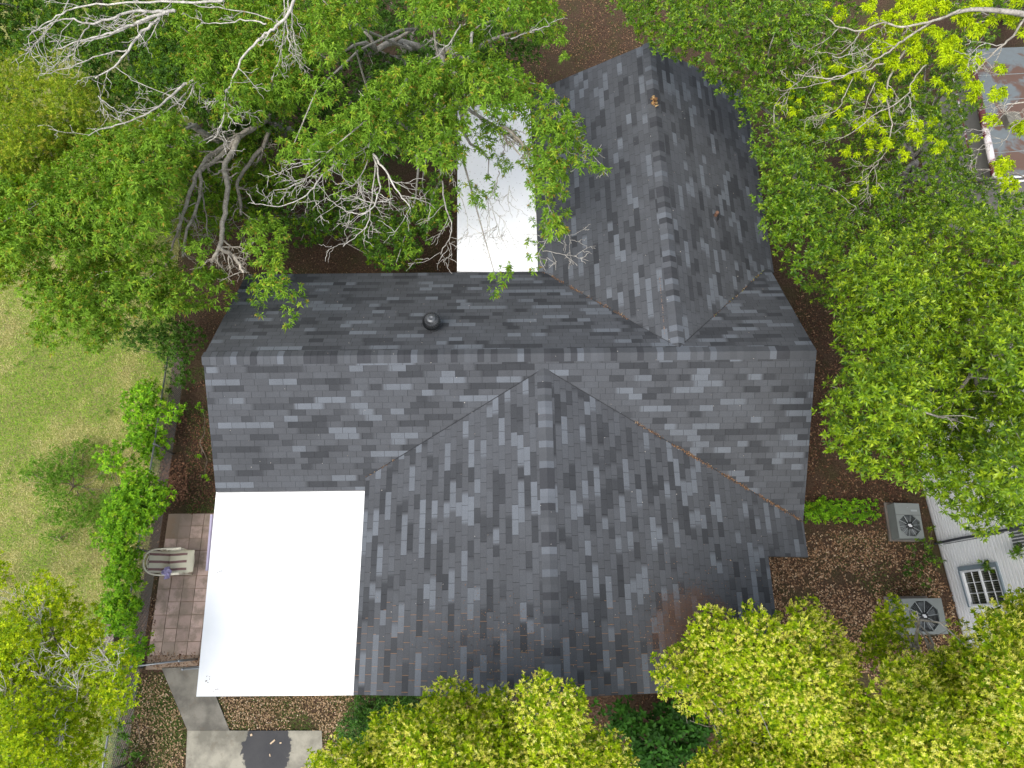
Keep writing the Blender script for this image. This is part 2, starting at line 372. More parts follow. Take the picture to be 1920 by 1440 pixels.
rv, rf, ruv, rmi = [], [], [], []
def rvi(p):
    for i, q in enumerate(rv):
        if abs(q[0] - p[0]) + abs(q[1] - p[1]) + abs(q[2] - p[2]) < 1e-4: return i
    rv.append(p); return len(rv) - 1
edge = {}
for pts, d in roof_polys:
    nrm = Vector((0, 0, 0))
    for i in range(len(pts)): a, b = Vector(pts[i]), Vector(pts[(i + 1) % len(pts)]); nrm += a.cross(b)
    if nrm.z < 0: pts = pts[::-1]
    idx = [rvi(p) for p in pts]; rf.append(tuple(idx)); rmi.append(0)
    sl = {'S': math.sqrt(1 + pM ** 2), 'N': math.sqrt(1 + pM ** 2)}.get(d, math.sqrt(1 + (pN if pts[0][1] > 0 or max(p[1] for p in pts) > 3 else pS) ** 2))
    for p in pts:
        if d == 'S': uv = (p[0] + 20, 30 + p[1] * sl)
        elif d == 'N': uv = (p[0] + 61.3, 30 - p[1] * sl)
        elif d == 'W': uv = (p[1] + 123.7, 30 + (p[0] - (xn if max(q[1] for q in pts) > 3 else xs)) * sl)
        else: uv = (p[1] + 187.1, 30 - (p[0] - (xn if max(q[1] for q in pts) > 3 else xs)) * sl)
        ruv.append(uv)
    for i in range(len(idx)):
        e = (idx[i], idx[(i + 1) % len(idx)]); edge[e] = edge.get(e, 0) + 1
nv = len(rv); TH = .11
rv2 = rv + [(p[0], p[1], p[2] - TH) for p in rv]
allf = list(rf)
for f in rf: allf.append(tuple(i + nv for i in reversed(f))); rmi.append(1); ruv += [(0, 0)] * len(f)
for (a, b) in edge:
    if (b, a) not in edge: allf.append((b, a, a + nv, b + nv)); rmi.append(1); ruv += [(0, 0)] * 4
roof = obj('roof', rv2, allf, [SHINGLE, DRIP], house, uv=ruv, loop_mats=rmi)
# ridge caps
TONES = [(.069, .073, .079)] * 6 + [(.046, .048, .053)] * 3 + [(.110, .120, .135)] * 2 + [(.080, .085, .093)] * 3
def ridge_cap(A, B, slopes, seed):
    """overlapping bent cap shingles from A to B; slopes = drop per metre on each side"""
    A, B = Vector(A), Vector(B); d = (B - A); L = d.length; d.normalize(); side = Vector((-d.y, d.x, 0)); m = MB(); r = random.Random(seed); n = int(L / .142)
    for i in range(n):
        c = r.choice(TONES); k = r.uniform(.9, 1.1); m.col = tuple(q * k for q in c)
        p0 = A + d * (i * L / n - .03); p1 = A + d * ((i + 1) * L / n); vv = []
        for p, h in ((p0, .005), (p1, .013)):
            for s_ in (-1, -.55, -.2, 0, .2, .55, 1):
                w_ = s_ * .152; sp_ = slopes[0] if s_ < 0 else slopes[1]
                vv.append(p + side * w_ + Vector((0, 0, h - sp_ * abs(w_) - (.004 if abs(s_) < .1 else 0) * 0 )))
        ff = [(k_, k_ + 1, 7 + k_ + 1, 7 + k_) for k_ in range(6)]
        base = len(vv); vv += [v - Vector((0, 0, .012)) for v in vv[7:14]]; ff += [(7 + k_, 7 + k_ + 1, base + k_ + 1, base + k_) for k_ in range(6)]
        m.add(vv, ff)
    return m.build('ridge_cap', CAPM, roof)
ridge_cap((0, 0, Hr), (X1, 0, Hr), (pM, pM), 1)
ridge_cap((xn, yn, Hn), (xn, yN0 + .12, Hn), (pN, pN), 2)
ridge_cap((xs, ys, Hs), (xs, yS0 - .02, Hs), (pS, pS), 3)
# valley lines
def strip(name, A, B, wd, h, mat, parent):
    A, B = Vector(A), Vector(B); m = MB(); m.tube([A + Vector((0, 0, h)), B + Vector((0, 0, h))], wd, 4); return m.build(name, mat, parent)
for A, B in (((xs - .1, yS0 - .05, Hs - .03), (xW, yvW, zS(xW))), ((xs + .1, yS0 - .05, Hs - .03), (X1, yvE, zS(X1))), ((xn - .1, yN0 + .1, Hn - .06), (xvW, aN, zM(aN))), ((xn + .1, yN0 + .1, Hn - .06), (xvE, aN, zM(aN)))):
    strip('valley_flashing', A, B, .009, .002, DRIP, roof)
# walls
def wall_loop():
    i = .32
    return [(i, -bS + i), (xW + i, -bS + i), (xW + i, ys + i), (xE - i, ys + i), (xE - i, yst + i), (X1 - i, yst + i), (X1 - i, aN - i), (xNE - i - .15, aN - i), (xNE - i - .15, yn - i), (xNW + i, yn - i), (xNW + i, aN - i), (i, aN - i)]
wl_ = MB(); wl_.prism(wall_loop(), 0, 2.42)
def gable(P1, P2, P3, th):  # triangle prism
    a, b, c = Vector(P1), Vector(P2), Vector(P3); t_ = Vector(th); wl_.add([a, b, c, a + t_, b + t_, c + t_], [(0, 1, 2), (5, 4, 3), (0, 3, 4, 1), (1, 4, 5, 2), (2, 5, 3, 0)])
gable((.325, -bS + .33, 2.42), (.325, aN - .33, 2.42), (.325, 0, Hr - .2), (.1, 0, 0)); gable((X1 - .325, -bS + .33, 2.42), (X1 - .325, aN - .33, 2.42), (X1 - .325, 0, Hr - .2), (-.1, 0, 0))
gable((xNW + .4, yn - .325, 2.42), (xNE - .5, yn - .325, 2.42), (xn, yn - .325, Hn - .2), (0, -.1, 0)); gable((xW + .4, ys + .325, 2.42), (xE - .4, ys + .325, 2.42), (xs, ys + .325, Hs - .2), (0, .1, 0))
wl_.build('wall', WALLM, house)
# white flat roofs
def flat_roof(P, z, nm):
    pts = px_poly(P, z); m = MB(); m.prism(pts, z - .16, z); bmo = m.build(nm, MEMB, house)
    return bmo, pts
cz_ = 2.80
cr_, cpts = flat_roof([(405.5, 920.5), (684, 919), (663.5, 1303.5), (368, 1306)], cz_, 'carport_roof')
fr_, fpts = flat_roof([(857, 509), (1012, 512), (993, 190), (858, 200)], 2.62, 'porch_roof')
m = MB(); m.box(cpts[3][0] + .12, cpts[3][0] + .22, cpts[3][1] + .12, cpts[3][1] + .22, 0, 2.64); m.build('carport_post', WHITEP, house)
m = MB(); m.box(cpts[2][0] - .25, cpts[2][0] - .15, cpts[2][1] + .12, cpts[2][1] + .22, 0, 2.64); m.build('carport_post', WHITEP, house)
m = MB(); m.box(cpts[0][0] + .12, cpts[0][0] + .22, cpts[0][1] - .5, cpts[0][1] - .4, 0, 2.64); m.build('carport_post', WHITEP, house)
m = MB(); m.box(fpts[3][0] + .12, fpts[3][0] + .22, fpts[3][1] - .3, fpts[3][1] - .2, 0, 2.46); m.build('porch_post', WHITEP, house)
a, b = at(398, 965, 2.74), at(389, 1070, 2.74)
m = MB(); m.tube([(a[0] - .01, a[1], 2.74), (b[0] - .01, b[1], 2.74)], .035, 6); m.col = (1, 1, 1); m.build('gutter', LILAC, house)
# turbine ventilator
VB = simple('vent_black_metal', (.10, .105, .11), .38, .6, metal=.5)
tv = at(810, 604, 4.2); tvz = zM(tv[1])
m = MB(); m.lathe([(.24, tvz - .2 - 0), (.2, tvz - .02), (.165, tvz + .06), (.155, tvz + .17)], 28, (tv[0], tv[1], 0)); base = m.build('turbine_base', VB, roof, smooth=False)
m = MB(); NB = 22; cx0, cy0, cz0 = tv[0], tv[1], tvz + .30
for k in range(NB):
    a0 = 2 * math.pi * k / NB; vv = []
    for i in range(9):
        th = math.radians(22 + i * 15.5); tw = a0 + i * .11; r = .205 * math.sin(th) + .0; z = .165 * math.cos(th)
        for da, dr in ((0, -.028), (2 * math.pi / NB * .78, .010)):
            vv.append((cx0 + (r + dr) * math.cos(tw + da), cy0 + (r + dr) * math.sin(tw + da), cz0 + z))
    m.add(vv, [(2 * i, 2 * i + 1, 2 * i + 3, 2 * i + 2) for i in range(8)])
m.lathe([(.012, .172), (.05, .180), (.092, .168), (.1, .158), (.09, .150)][::-1], 24, (cx0, cy0, cz0)); m.lathe([(.165, -.175), (.165, -.145)], 24, (cx0, cy0, cz0)); m.lathe([(.14, -.15), (.15, .1)], 20, (cx0, cy0, cz0))
m.build('turbine_head', VB, roof)
# pipe vents
PIPE = simple('rusty_pipe', (.16, .085, .055), .6, .4, var=.3, scale=20); BOOT = simple('pipe_boot', (.03, .03, .033), .6)
q = at(1343, 402, 3.65); qz = zN(q[0]); m = MB(); m.tube([(q[0], q[1], qz - .05), (q[0], q[1], qz + .20)], .042, 12, cap=False); m.tube([(q[0], q[1], qz + .2), (q[0], q[1], qz + .205)], [.042, .03], 12); m.build('plumbing_vent', PIPE, roof)
m = MB(); m.lathe([(.12, qz - .08), (.085, qz + .02), (.05, qz + .06)], 16, (q[0], q[1], 0)); m.tube([(q[0], q[1] - .06, qz + .01), (q[0] + .06, q[1] - .22, qz - .02)], .02, 6); m.build('vent_boot', BOOT, roof)
q = at(1226, 1270, 2.95); qz = zS(q[0]); m = MB(); m.lathe([(.13, qz - .05), (.12, qz + .01), (.085, qz + .02), (.08, qz + .06), (.055, qz + .07), (.05, qz + .16), (.035, qz + .16), (.03, qz + .05)], 20, (q[0], q[1], 0)); m.build('round_vent', VB, roof)

# ------------------------------------------------------------ leaves
def unit(a): return a / np.maximum(np.linalg.norm(a, axis=-1, keepdims=True), 1e-9)
def snoise(x, y, s, seed=0):
    r = np.random.default_rng(seed); o = np.zeros_like(x)
    for k in range(6):
        a = r.uniform(0, 2 * np.pi); f_ = s * r.uniform(.6, 1.7); o += np.sin((x * np.cos(a) + y * np.sin(a)) * f_ + r.uniform(0, 6.28))
    return o / 3.0
def leaves(C, A, n, L, W, pal, R, spread=(35, 85), axlen=.35, jit=.25, patch=None, tipcol=None, droop=.15):
    """rosettes of n leaves round axis A at C; returns verts, faces, cols"""
    m = len(C); C = np.repeat(C, n, 0); A_ = np.repeat(A, n, 0); k = np.tile(np.arange(n), m); N = m * n
    up = np.tile([0., 0., 1.], (N, 1)); up[np.abs(A_[:, 2]) > .95] = [1, 0, 0]
    U = unit(np.cross(A_, up)); V = np.cross(A_, U)
    az = k * 2.39996 + np.repeat(R.uniform(0, 6.28, m), n) + R.normal(0, .3, N)
    el = np.radians(spread[0] + (spread[1] - spread[0]) * (1 - k / max(n - 1, 1)) + R.normal(0, 9, N))
    rad = U * np.cos(az)[:, None] + V * np.sin(az)[:, None]
    D = unit(A_ * np.cos(el)[:, None] + rad * np.sin(el)[:, None] + R.normal(0, jit * .4, (N, 3)))
    Nn = unit(A_ * np.sin(el)[:, None] - rad * np.cos(el)[:, None] + R.normal(0, jit, (N, 3))); S = unit(np.cross(D, Nn)); Nn = np.cross(S, D)
    l = L * R.uniform(.65, 1.2, N) * (1 - .25 * k / n); wd = W * R.uniform(.75, 1.2, N) * .5
    B = C + A_ * (axlen * L * 1.5 * (k / n))[:, None]
    l_, w_ = l[:, None], wd[:, None]
    down = np.zeros((N, 3)); down[:, 2] = -1
    v0 = B; v1 = B + D * l_ * .45 + S * w_ + Nn * w_ * .35; v3 = B + D * l_ * .45 - S * w_ + Nn * w_ * .35; v2 = B + D * l_ + down * l_ * droop
    Vv = np.stack([v0, v1, v2, v3], 1).reshape(-1, 3); i0 = np.arange(N) * 4
    Fc = np.concatenate([np.stack([i0, i0 + 1, i0 + 2], 1), np.stack([i0, i0 + 2, i0 + 3], 1)])
    pal = np.array(pal); pc = pal[:, :3]; pw = pal[:, 3] / pal[:, 3].sum()
    sc_ = pc[R.choice(len(pc), m, p=pw)]; lc = pc[R.choice(len(pc), N, p=pw)]
    c = np.repeat(sc_, n, 0) * .6 + lc * .4; c = c * R.uniform(.8, 1.22, (N, 1))
    if tipcol is not None:
        tf = np.clip((k / n - .55) * 2, 0, 1)[:, None] * np.repeat(R.random(m) < tipcol[3], n)[:, None]; c = c * (1 - tf) + np.array(tipcol[:3]) * tf
    return Vv, Fc, np.repeat(c, 4, 0)
def joinparts(L_):
    V, Fc, Cc = [], [], []; o = 0
    for v, f_, c in L_: V.append(v); Fc.append(f_ + o); Cc.append(c); o += len(v)
    return np.concatenate(V), np.concatenate(Fc), np.concatenate(Cc)
def inpoly(x, y, P):
    P = np.array(P, float); r = np.zeros(len(x), bool); n = len(P)
    for i in range(n):
        x1, y1 = P[i]; x2, y2 = P[(i + 1) % n]; c = ((y1 > y) != (y2 > y)) & (x < (x2 - x1) * (y - y1) / (y2 - y1 + 1e-12) + x1); r ^= c
    return r
def edist(x, y, P):
    P = np.array(P, float); d = np.full(len(x), 1e9); n = len(P)
    for i in range(n):
        a = P[i]; b = P[(i + 1) % n]; ab = b - a; t_ = np.clip(((x - a[0]) * ab[0] + (y - a[1]) * ab[1]) / (ab @ ab + 1e-9), 0, 1)
        d = np.minimum(d, np.hypot(x - a[0] - t_ * ab[0], y - a[1] - t_ * ab[1]))
    return d
def sample_poly(P, spacing, R, jitter=.5):
    P = np.array(P, float); x0, y0 = P.min(0); x1, y1 = P.max(0)
    X, Y = np.meshgrid(np.arange(x0, x1, spacing), np.arange(y0, y1, spacing * .87)); X = X + (np.arange(X.shape[0]) % 2)[:, None] * spacing / 2
    x = (X + R.uniform(-jitter, jitter, X.shape) * spacing).ravel(); y = (Y + R.uniform(-jitter, jitter, X.shape) * spacing).ravel()
    k = inpoly(x, y, P); return x[k], y[k]
SP = {}
def species(name, **k): SP[name] = k
species('longleaf', n=10, L=.112, W=.032, pal=[(.165, .31, .026, 4), (.24, .40, .04, 3), (.08, .18, .016, 2.4), (.36, .47, .035, .6)], mat=LEAF, spread=(30, 95), droop=.35, tip=(.36, .18, .04, .26), dens=44, up=.45)
species('olive', n=9, L=.080, W=.022, pal=[(.23, .35, .02, 3), (.35, .43, .03, 2), (.10, .19, .016, 2.4), (.58, .50, .08, .4)], mat=LEAF, spread=(25, 80), droop=.15, tip=(.56, .52, .07, .35), dens=64, up=.6)
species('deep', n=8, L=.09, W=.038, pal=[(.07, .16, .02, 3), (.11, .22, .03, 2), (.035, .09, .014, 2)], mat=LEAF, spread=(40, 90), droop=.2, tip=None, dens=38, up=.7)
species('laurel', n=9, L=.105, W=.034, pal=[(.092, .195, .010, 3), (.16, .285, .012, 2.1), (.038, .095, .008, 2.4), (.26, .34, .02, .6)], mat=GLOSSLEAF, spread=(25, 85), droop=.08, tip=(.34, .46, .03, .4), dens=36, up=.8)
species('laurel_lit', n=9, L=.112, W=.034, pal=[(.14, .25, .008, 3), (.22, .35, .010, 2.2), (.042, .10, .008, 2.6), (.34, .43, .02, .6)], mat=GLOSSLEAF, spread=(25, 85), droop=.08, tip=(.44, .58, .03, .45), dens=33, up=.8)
species('flowering', n=9, L=.078, W=.032, pal=[(.25, .37, .006, 3), (.37, .48, .010, 2.3), (.09, .18, .006, 2.7)], mat=LEAF, spread=(30, 85), droop=.1, tip=(.58, .62, .03, .4), dens=46, up=.8)
species('floret', n=16, L=.034, W=.010, pal=[(.80, .76, .16, 3), (.70, .76, .07, 3), (.60, .46, .12, .7), (.88, .88, .34, .8)], mat=LEAF, spread=(10, 100), droop=0, tip=None, dens=48, up=1.0, ax=1.5)
species('smallyellow', n=9, L=.066, W=.027, pal=[(.32, .46, .010, 3), (.48, .58, .014, 2.5), (.13, .24, .010, 2)], mat=LEAF, spread=(30, 90), droop=.05, tip=(.66, .66, .04, .45), dens=60, up=.7)
species('vine', n=8, L=.085, W=.042, pal=[(.18, .40, .018, 3), (.28, .52, .025, 2), (.08, .20, .016, 2.2), (.40, .55, .03, .5)], mat=LEAF, spread=(45, 95), droop=.15, tip=None, dens=60, up=.9)
species('chartreuse', n=12, L=.095, W=.026, pal=[(.42, .56, .006, 3), (.56, .68, .012, 2), (.24, .36, .006, 1.6)], mat=LEAF, spread=(30, 110), droop=.4, tip=None, dens=120, up=.6)
species('feathery', n=10, L=.08, W=.014, pal=[(.17, .34, .04, 3), (.24, .42, .05, 2), (.10, .22, .03, 2)], mat=LEAF, spread=(15, 60), droop=.1, tip=None, dens=120, up=1.2)
species('bamboo', n=9, L=.12, W=.020, pal=[(.055, .16, .02, 3), (.11, .26, .03, 2), (.025, .07, .016, 1.4)], mat=GLOSSLEAF, spread=(20, 90), droop=.3, tip=None, dens=70, up=.9)
species('broadleaf', n=6, L=.17, W=.085, pal=[(.03, .10, .012, 3), (.05, .15, .018, 2), (.018, .05, .010, 2)], mat=LEAF, spread=(55, 90), droop=.15, tip=None, dens=26, up=1.3)

def clump_leaves(cx, cr, sp, R, lower=-.25, dens=1.0, flat=.75):
    """cx: clump centres Nx3, cr: radii; sprigs over the top and sides of each lumpy clump"""
    s = SP[sp]; cnt = np.maximum(3, (cr ** 2 * 2 * math.pi * s['dens'] * dens * 1.0)).astype(int)
    idx = np.repeat(np.arange(len(cx)), cnt); N = len(idx)
    z = R.uniform(lower, 1, N); a = R.uniform(0, 6.283, N); q = np.sqrt(1 - z * z); n_ = np.stack([q * np.cos(a), q * np.sin(a), z], 1)
    rr = cr[idx] * (R.beta(4, 1.3, N) * 1.08) * (1 + .18 * np.sin(n_[:, 0] * 5 + idx) * np.cos(n_[:, 1] * 4 + idx * 1.7))
    P_ = cx[idx] + n_ * rr[:, None] * [1, 1, flat]
    A = n_ * .9 + R.normal(0, .35, (N, 3)); A[:, 2] += s['up']; A = unit(A)
    return leaves(P_, A, s['n'], s['L'], s['W'], s['pal'], R, s['spread'], s.get('ax', .35), tipcol=s['tip'], droop=s['droop'])

BROWN = (.20, .165, .13); GREY = (.36, .34, .31); PALE = (.52, .50, .47)
def curve(A, B, R, sag=.12, n=7):
    A, B = np.array(A, float), np.array(B, float); L = np.linalg.norm(B - A); o = R.normal(0, sag * L * .5, 3); o[2] = abs(o[2]) * .6; o2 = R.normal(0, sag * L * .25, 3)
    return [A + (B - A) * t_ + o * math.sin(math.pi * t_) + o2 * math.sin(2 * math.pi * t_) for t_ in np.linspace(0, 1, n)]
def limb_set(m, base, fork, tips, R, r0, col, twigs=True):
    m.col = col
    trunk = curve(base, fork, R, .05, 6); m.tube(trunk, np.linspace(r0 * 1.25, r0 * .8, 6), 9)
    tips = np.array(tips)
    if len(tips) == 0: return
    ang = np.arctan2(tips[:, 1] - fork[1], tips[:, 0] - fork[0]); order = np.argsort(ang); G = max(3, min(8, len(tips) // 5 + 2)); fork = np.array(fork, float)
    for gidx in np.array_split(order, G):
        if len(gidx) == 0: continue
        cen = tips[gidx].mean(0); mid = fork + (cen - fork) * .55; mid[2] = min(mid[2], tips[gidx][:, 2].min() - .2) if len(gidx) else mid[2]
        c1 = curve(fork, mid, R, .14, 6); m.tube(c1, np.linspace(r0 * .62, r0 * .32, 6), 7)
        for t_ in gidx:
            s_ = c1[R.integers(2, 6)]; c2 = curve(s_, tips[t_], R, .16, 6); m.tube(c2, np.linspace(r0 * .26, .008, 6), 5)
            if twigs:
                for k in range(3):
                    q_ = c2[R.integers(2, 5)]; e = np.array(q_) + R.normal(0, .28, 3); m.tube(curve(q_, e, R, .15, 4), np.linspace(.010, .004, 4), 4)

def tree(name, label, cat, subs, base_px=None, trunk_r=.16, fork_z=None, bark=GREY, seed=1, group=None, twigs=True, limbmax=45, extra=None, parts=('trunk', 'crown'), base_xy=None):
    """subs: list of dict(P=outline in photo pixels at canopy height, zc, ze, D, sp, spacing px, cr (min,max), keep, dens)"""
    R = np.random.default_rng(seed); LL = []; tips = []
    for s in subs:
        x, y = sample_poly(s['P'], s.get('s', 34), R); d = edist(x, y, s['P']); D = s.get('D', 120)
        u = np.clip(d / D, 0, 1); z = s['ze'] + (s['zc'] - s['ze']) * np.sqrt(1 - (1 - u) ** 2)
        z = z + s.get('rough', .55) * snoise(x, y, .022, seed + 3) + R.normal(0, .15, len(x)); keep = s.get('keep', 1.0)
        lr, la = s.get('lobe', (62, 1.0))
        if la > 0 and s['zc'] > 2:
            lx, ly = sample_poly(s['P'], lr * 1.25, R, .35)
            if len(lx): dl = np.min(np.hypot(x[:, None] - lx[None], y[:, None] - ly[None]), 1); z = z + la * (np.sqrt(np.clip(1 - (dl / lr) ** 2, 0, 1)) - .55)
        k = R.random(len(x)) < keep * np.clip(.75 + d / 40, 0, 1)
        if s.get('gaps', .0) > 0: k &= snoise(x, y, .045, seed + 11) > -1.15 + s['gaps']
        x, y, z = x[k], y[k], np.maximum(z[k], .25)
        if len(x) == 0: continue
        C = at_np(x, y, z); c0_, c1_ = s.get('cr', (.22, .42)); cr = np.maximum(np.minimum(R.uniform(c0_, c1_, len(x)), (d[k] + 5) / (F / (CZ - z)) * 1.0), .07); C[:, 2] -= cr * .4
        for spn, f_ in (s['sp'] if isinstance(s['sp'], (list, tuple)) else ((s['sp'], 1.0),)):
            LL.append(clump_leaves(C, cr * (1.05 if spn == 'floret' else 1), spn, R, s.get('lower', -.25), s.get('dens', 1.0) * f_, s.get('flat', .75)))
        if s.get('under', .5) > 0 and s['zc'] > 2:
            kk = R.random(len(C)) < s.get('under', .5); C2 = at_np(x[kk] + R.normal(0, 4, kk.sum()), y[kk] + R.normal(0, 4, kk.sum()), np.maximum(C[kk][:, 2] - R.uniform(.5, 1.2, kk.sum()), .3))
            spn = s['sp'] if isinstance(s['sp'], str) else s['sp'][0][0]
            if len(C2): LL.append(clump_leaves(C2, cr[kk], spn, R, -.4, s.get('dens', 1.0) * .45))
        tips.append(C)
    V, Fc, Cc = joinparts(LL); allt = np.concatenate(tips); cen = allt.mean(0)
    if base_xy is None:
        kk_ = cen[2] / (CZ - cen[2]) * .85; base_xy = (cen[0] + (cen[0] - CX) * kk_, cen[1] + (cen[1] - CY - 1.0) * kk_)
    group = group or {'spreading_tree': 'spreading trees behind the house', 'background_tree': 'leafy trees behind the spreading trees', 'laurel_tree': 'evergreen trees right of the house', 'flowering_tree': 'blossoming trees along the front', 'yellow_green_tree': 'yellow-green trees at the lower left', 'hedge_shrub': 'hedge shrubs along the fence', 'feathery_bush': 'fine-leaved weeds on the lawn', 'wall_shrub': 'shrubs beside the cooling units', 'round_leaved_shrub': 'dark shrubs near the grey roof'}.get(name)
    root = thing(name, label, cat, (base_xy[0], base_xy[1], 0), 0, group); off = np.array([base_xy[0], base_xy[1], 0])
    obj(parts[1], V - off, Fc, SP[subs[0]['sp'] if isinstance(subs[0]['sp'], str) else subs[0]['sp'][0][0]]['mat'], root, col=Cc)
    m = MB(); fz = fork_z or max(.15, allt[:, 2].min() * .55); sel = allt if len(allt) <= limbmax else allt[R.choice(len(allt), limbmax, replace=False)]
    limb_set(m, (0, 0, -.05), ((cen[0] - base_xy[0]) * .4, (cen[1] - base_xy[1]) * .4, fz), sel - off, R, trunk_r, bark, twigs)
    if extra: extra(m, off, R)
    m.build(parts[0], BARK, root, smooth=True)
    return root, off

def px_path(P): return [at(x, y, z) for x, y, z in P]
def smoothpath(P, n=4):
    P = [np.array(p, float) for p in P]; out = []
    for i in range(len(P) - 1):
        p0, p1, p2, p3 = P[max(i - 1, 0)], P[i], P[i + 1], P[min(i + 2, len(P) - 1)]
        for t_ in np.arange(n) / n: out.append(.5 * ((2 * p1) + (-p0 + p2) * t_ + (2 * p0 - 5 * p1 + 4 * p2 - p3) * t_ ** 2 + (-p0 + 3 * p1 - 3 * p2 + p3) * t_ ** 3))
    return out + [P[-1]]
def bare(m, P, r0, r1, off, R, sub=6, sublen=.7, depth=1, col=PALE, side=None, tipdown=.0):
    """a bare limb along a path with side twigs forking again"""
    pts = P if isinstance(P[0], np.ndarray) else smoothpath(px_path(P)); pts = [p + R.normal(0, .012, 3) for p in pts]; n = len(pts); q_f = R.uniform(.8, 1.08); m.col = tuple(c * q_f for c in col)
    rad = np.linspace(r0, r1, n); m.tube([p - off for p in pts], rad, 6 if r0 > .02 else 4)
    if depth < 0: return
    for i in range(sub):
        k = int(R.integers(max(1, n // 5), n)) ; k = min(k, n - 2); d = unit(pts[k + 1] - pts[k]); sd_ = unit(np.cross(d, [0, 0, 1.])) * (R.choice([-1, 1]) if side is None else side)
        L = sublen * R.uniform(.4, 1.1); dirn = unit(d * R.uniform(.5, 1.1) + sd_ * R.uniform(.4, 1.0) + [0, 0, R.uniform(-.35, .25) - tipdown]); q = [pts[k]]
        for s_ in range(5): dirn = unit(dirn + R.normal(0, .16, 3)); q.append(q[-1] + dirn * L / 5)
        bare(m, q, max(rad[k] * .5, .0055), .0035, off, R, max(2, sub // 2), sublen * .5, depth - 1, col, None, tipdown)

# ------------------------------------------------------------ trees over and behind the house
def bare_part(root, off, specs, R, name='bare_branch'):
    for sp_ in specs:
        P, r0, r1 = sp_[:3]; kw = sp_[3] if len(sp_) > 3 else {}
        m = MB(); bare(m, P, r0, r1, off, R, **kw); m.build(name, BARK, root, smooth=True)
def zz(P, z0, z1=None):
    z1 = z0 if z1 is None else z1; n = max(len(P) - 1, 1); return [(p[0], p[1], z0 + (z1 - z0) * i / n) for i, p in enumerate(P)]

def extraA(m, off, R):
    for P, r0, r1 in (
        (zz([(512, 214), (470, 242), (432, 268), (396, 292), (372, 322), (352, 372), (335, 430)], 3.9, 5.4), .085, .035),
        (zz([(448, 258), (432, 290), (420, 316), (427, 350), (421, 400), (416, 440), (412, 468)], 4.7, 5.4), .068, .05),
        (zz([(412, 462), (404, 478), (398, 492)], 5.4, 5.2), .045, .03), (zz([(412, 464), (434, 478), (448, 494), (456, 512)], 5.4, 5.1), .045, .032),
        (zz([(414, 464), (440, 463), (462, 466)], 5.4, 5.5), .018, .012),
        (zz([(512, 222), (498, 268), (472, 300), (446, 340), (449, 372), (452, 402)], 3.7, 4.3), .06, .03),
        (zz([(506, 215), (498, 250), (492, 285), (480, 305)], 3.6, 3.8), .04, .02),
        (zz([(440, 262), (415, 292), (388, 312), (376, 322), (377, 350), (368, 388), (352, 430), (342, 482)], 4.7, 5.2), .055, .028),
        (zz([(378, 360), (386, 400), (388, 445)], 4.8, 4.4), .022, .012), (zz([(340, 400), (332, 440), (318, 474)], 4.6, 4.4), .04, .02),
        (zz([(470, 242), (440, 255), (420, 262), (400, 255)], 4.3, 4.8), .03, .015)):
        bare(m, P, r0, r1, off, R, sub=7, sublen=.5, depth=1, col=(.44, .40, .35))
bA = at(540, 250, 0)
subsA = [
 dict(P=[(175, 225), (235, 205), (300, 200), (360, 225), (378, 262), (350, 320), (335, 360), (325, 400), (305, 440), (240, 470), (120, 500), (30, 500), (-60, 480), (-60, 330), (60, 320), (130, 270)], zc=6.6, ze=5.4, D=90, sp='longleaf', s=30, cr=(.25, .48), gaps=.2, under=.9),
 dict(P=[(-60, 470), (120, 490), (300, 440), (322, 480), (345, 505), (400, 495), (440, 530), (448, 565), (400, 580), (378, 572), (330, 605), (250, 590), (205, 640), (150, 668), (90, 655), (55, 640), (70, 580), (20, 540), (-60, 530)], zc=5.4, ze=4.4, D=80, sp='longleaf', s=27, cr=(.2, .42), gaps=.2, under=.75),
 dict(P=[(448, 405), (492, 400), (535, 420), (545, 470), (530, 490), (545, 520), (588, 560), (575, 572), (540, 560), (500, 545), (478, 500), (462, 480), (445, 440)], zc=5.6, ze=5.2, D=60, sp='longleaf', s=24, cr=(.16, .28), under=.5),
 dict(P=[(462, 520), (500, 520), (505, 560), (498, 584), (484, 584), (468, 560)], zc=5.3, ze=5.1, sp='longleaf', s=18, cr=(.12, .2), under=0),
 dict(P=[(538, 545), (565, 555), (586, 560), (560, 578), (556, 606), (540, 612), (532, 590)], zc=5.3, ze=5.1, sp='longleaf', s=17, cr=(.11, .18), under=0),
 dict(P=[(455, 228), (560, 212), (620, 260), (590, 350), (520, 400), (470, 440), (430, 440), (330, 470), (300, 380), (350, 290), (400, 250)], zc=3.4, ze=2.8, D=50, sp='longleaf', s=25, cr=(.16, .32), keep=.8, gaps=.2, under=.3, lobe=(0, 0)),
 dict(P=[(345, 445), (378, 438), (398, 468), (385, 500), (355, 490)], zc=5.9, ze=5.6, sp='longleaf', s=20, cr=(.14, .24), under=0),
 dict(P=[(320, -40), (470, -40), (560, -40), (570, 30), (600, 120), (600, 190), (545, 228), (520, 200), (455, 225), (400, 232), (370, 215), (350, 160), (312, 90), (318, 40)], zc=6.4, ze=5.6, D=80, sp='longleaf', s=28, cr=(.2, .42), keep=.95, gaps=.2, under=.7),
]
treeA, offA = tree('spreading_tree', 'big grey-limbed tree with long drooping light green leaves over the left end of the house', 'tree', subsA, fork_z=3.2, trunk_r=.2, seed=21, limbmax=8, twigs=False, base_xy=bA[:2], extra=extraA)
RA = np.random.default_rng(5)
D_ = dict(sub=7, sublen=.75, depth=1); D2 = dict(sub=4, sublen=.5, depth=1)
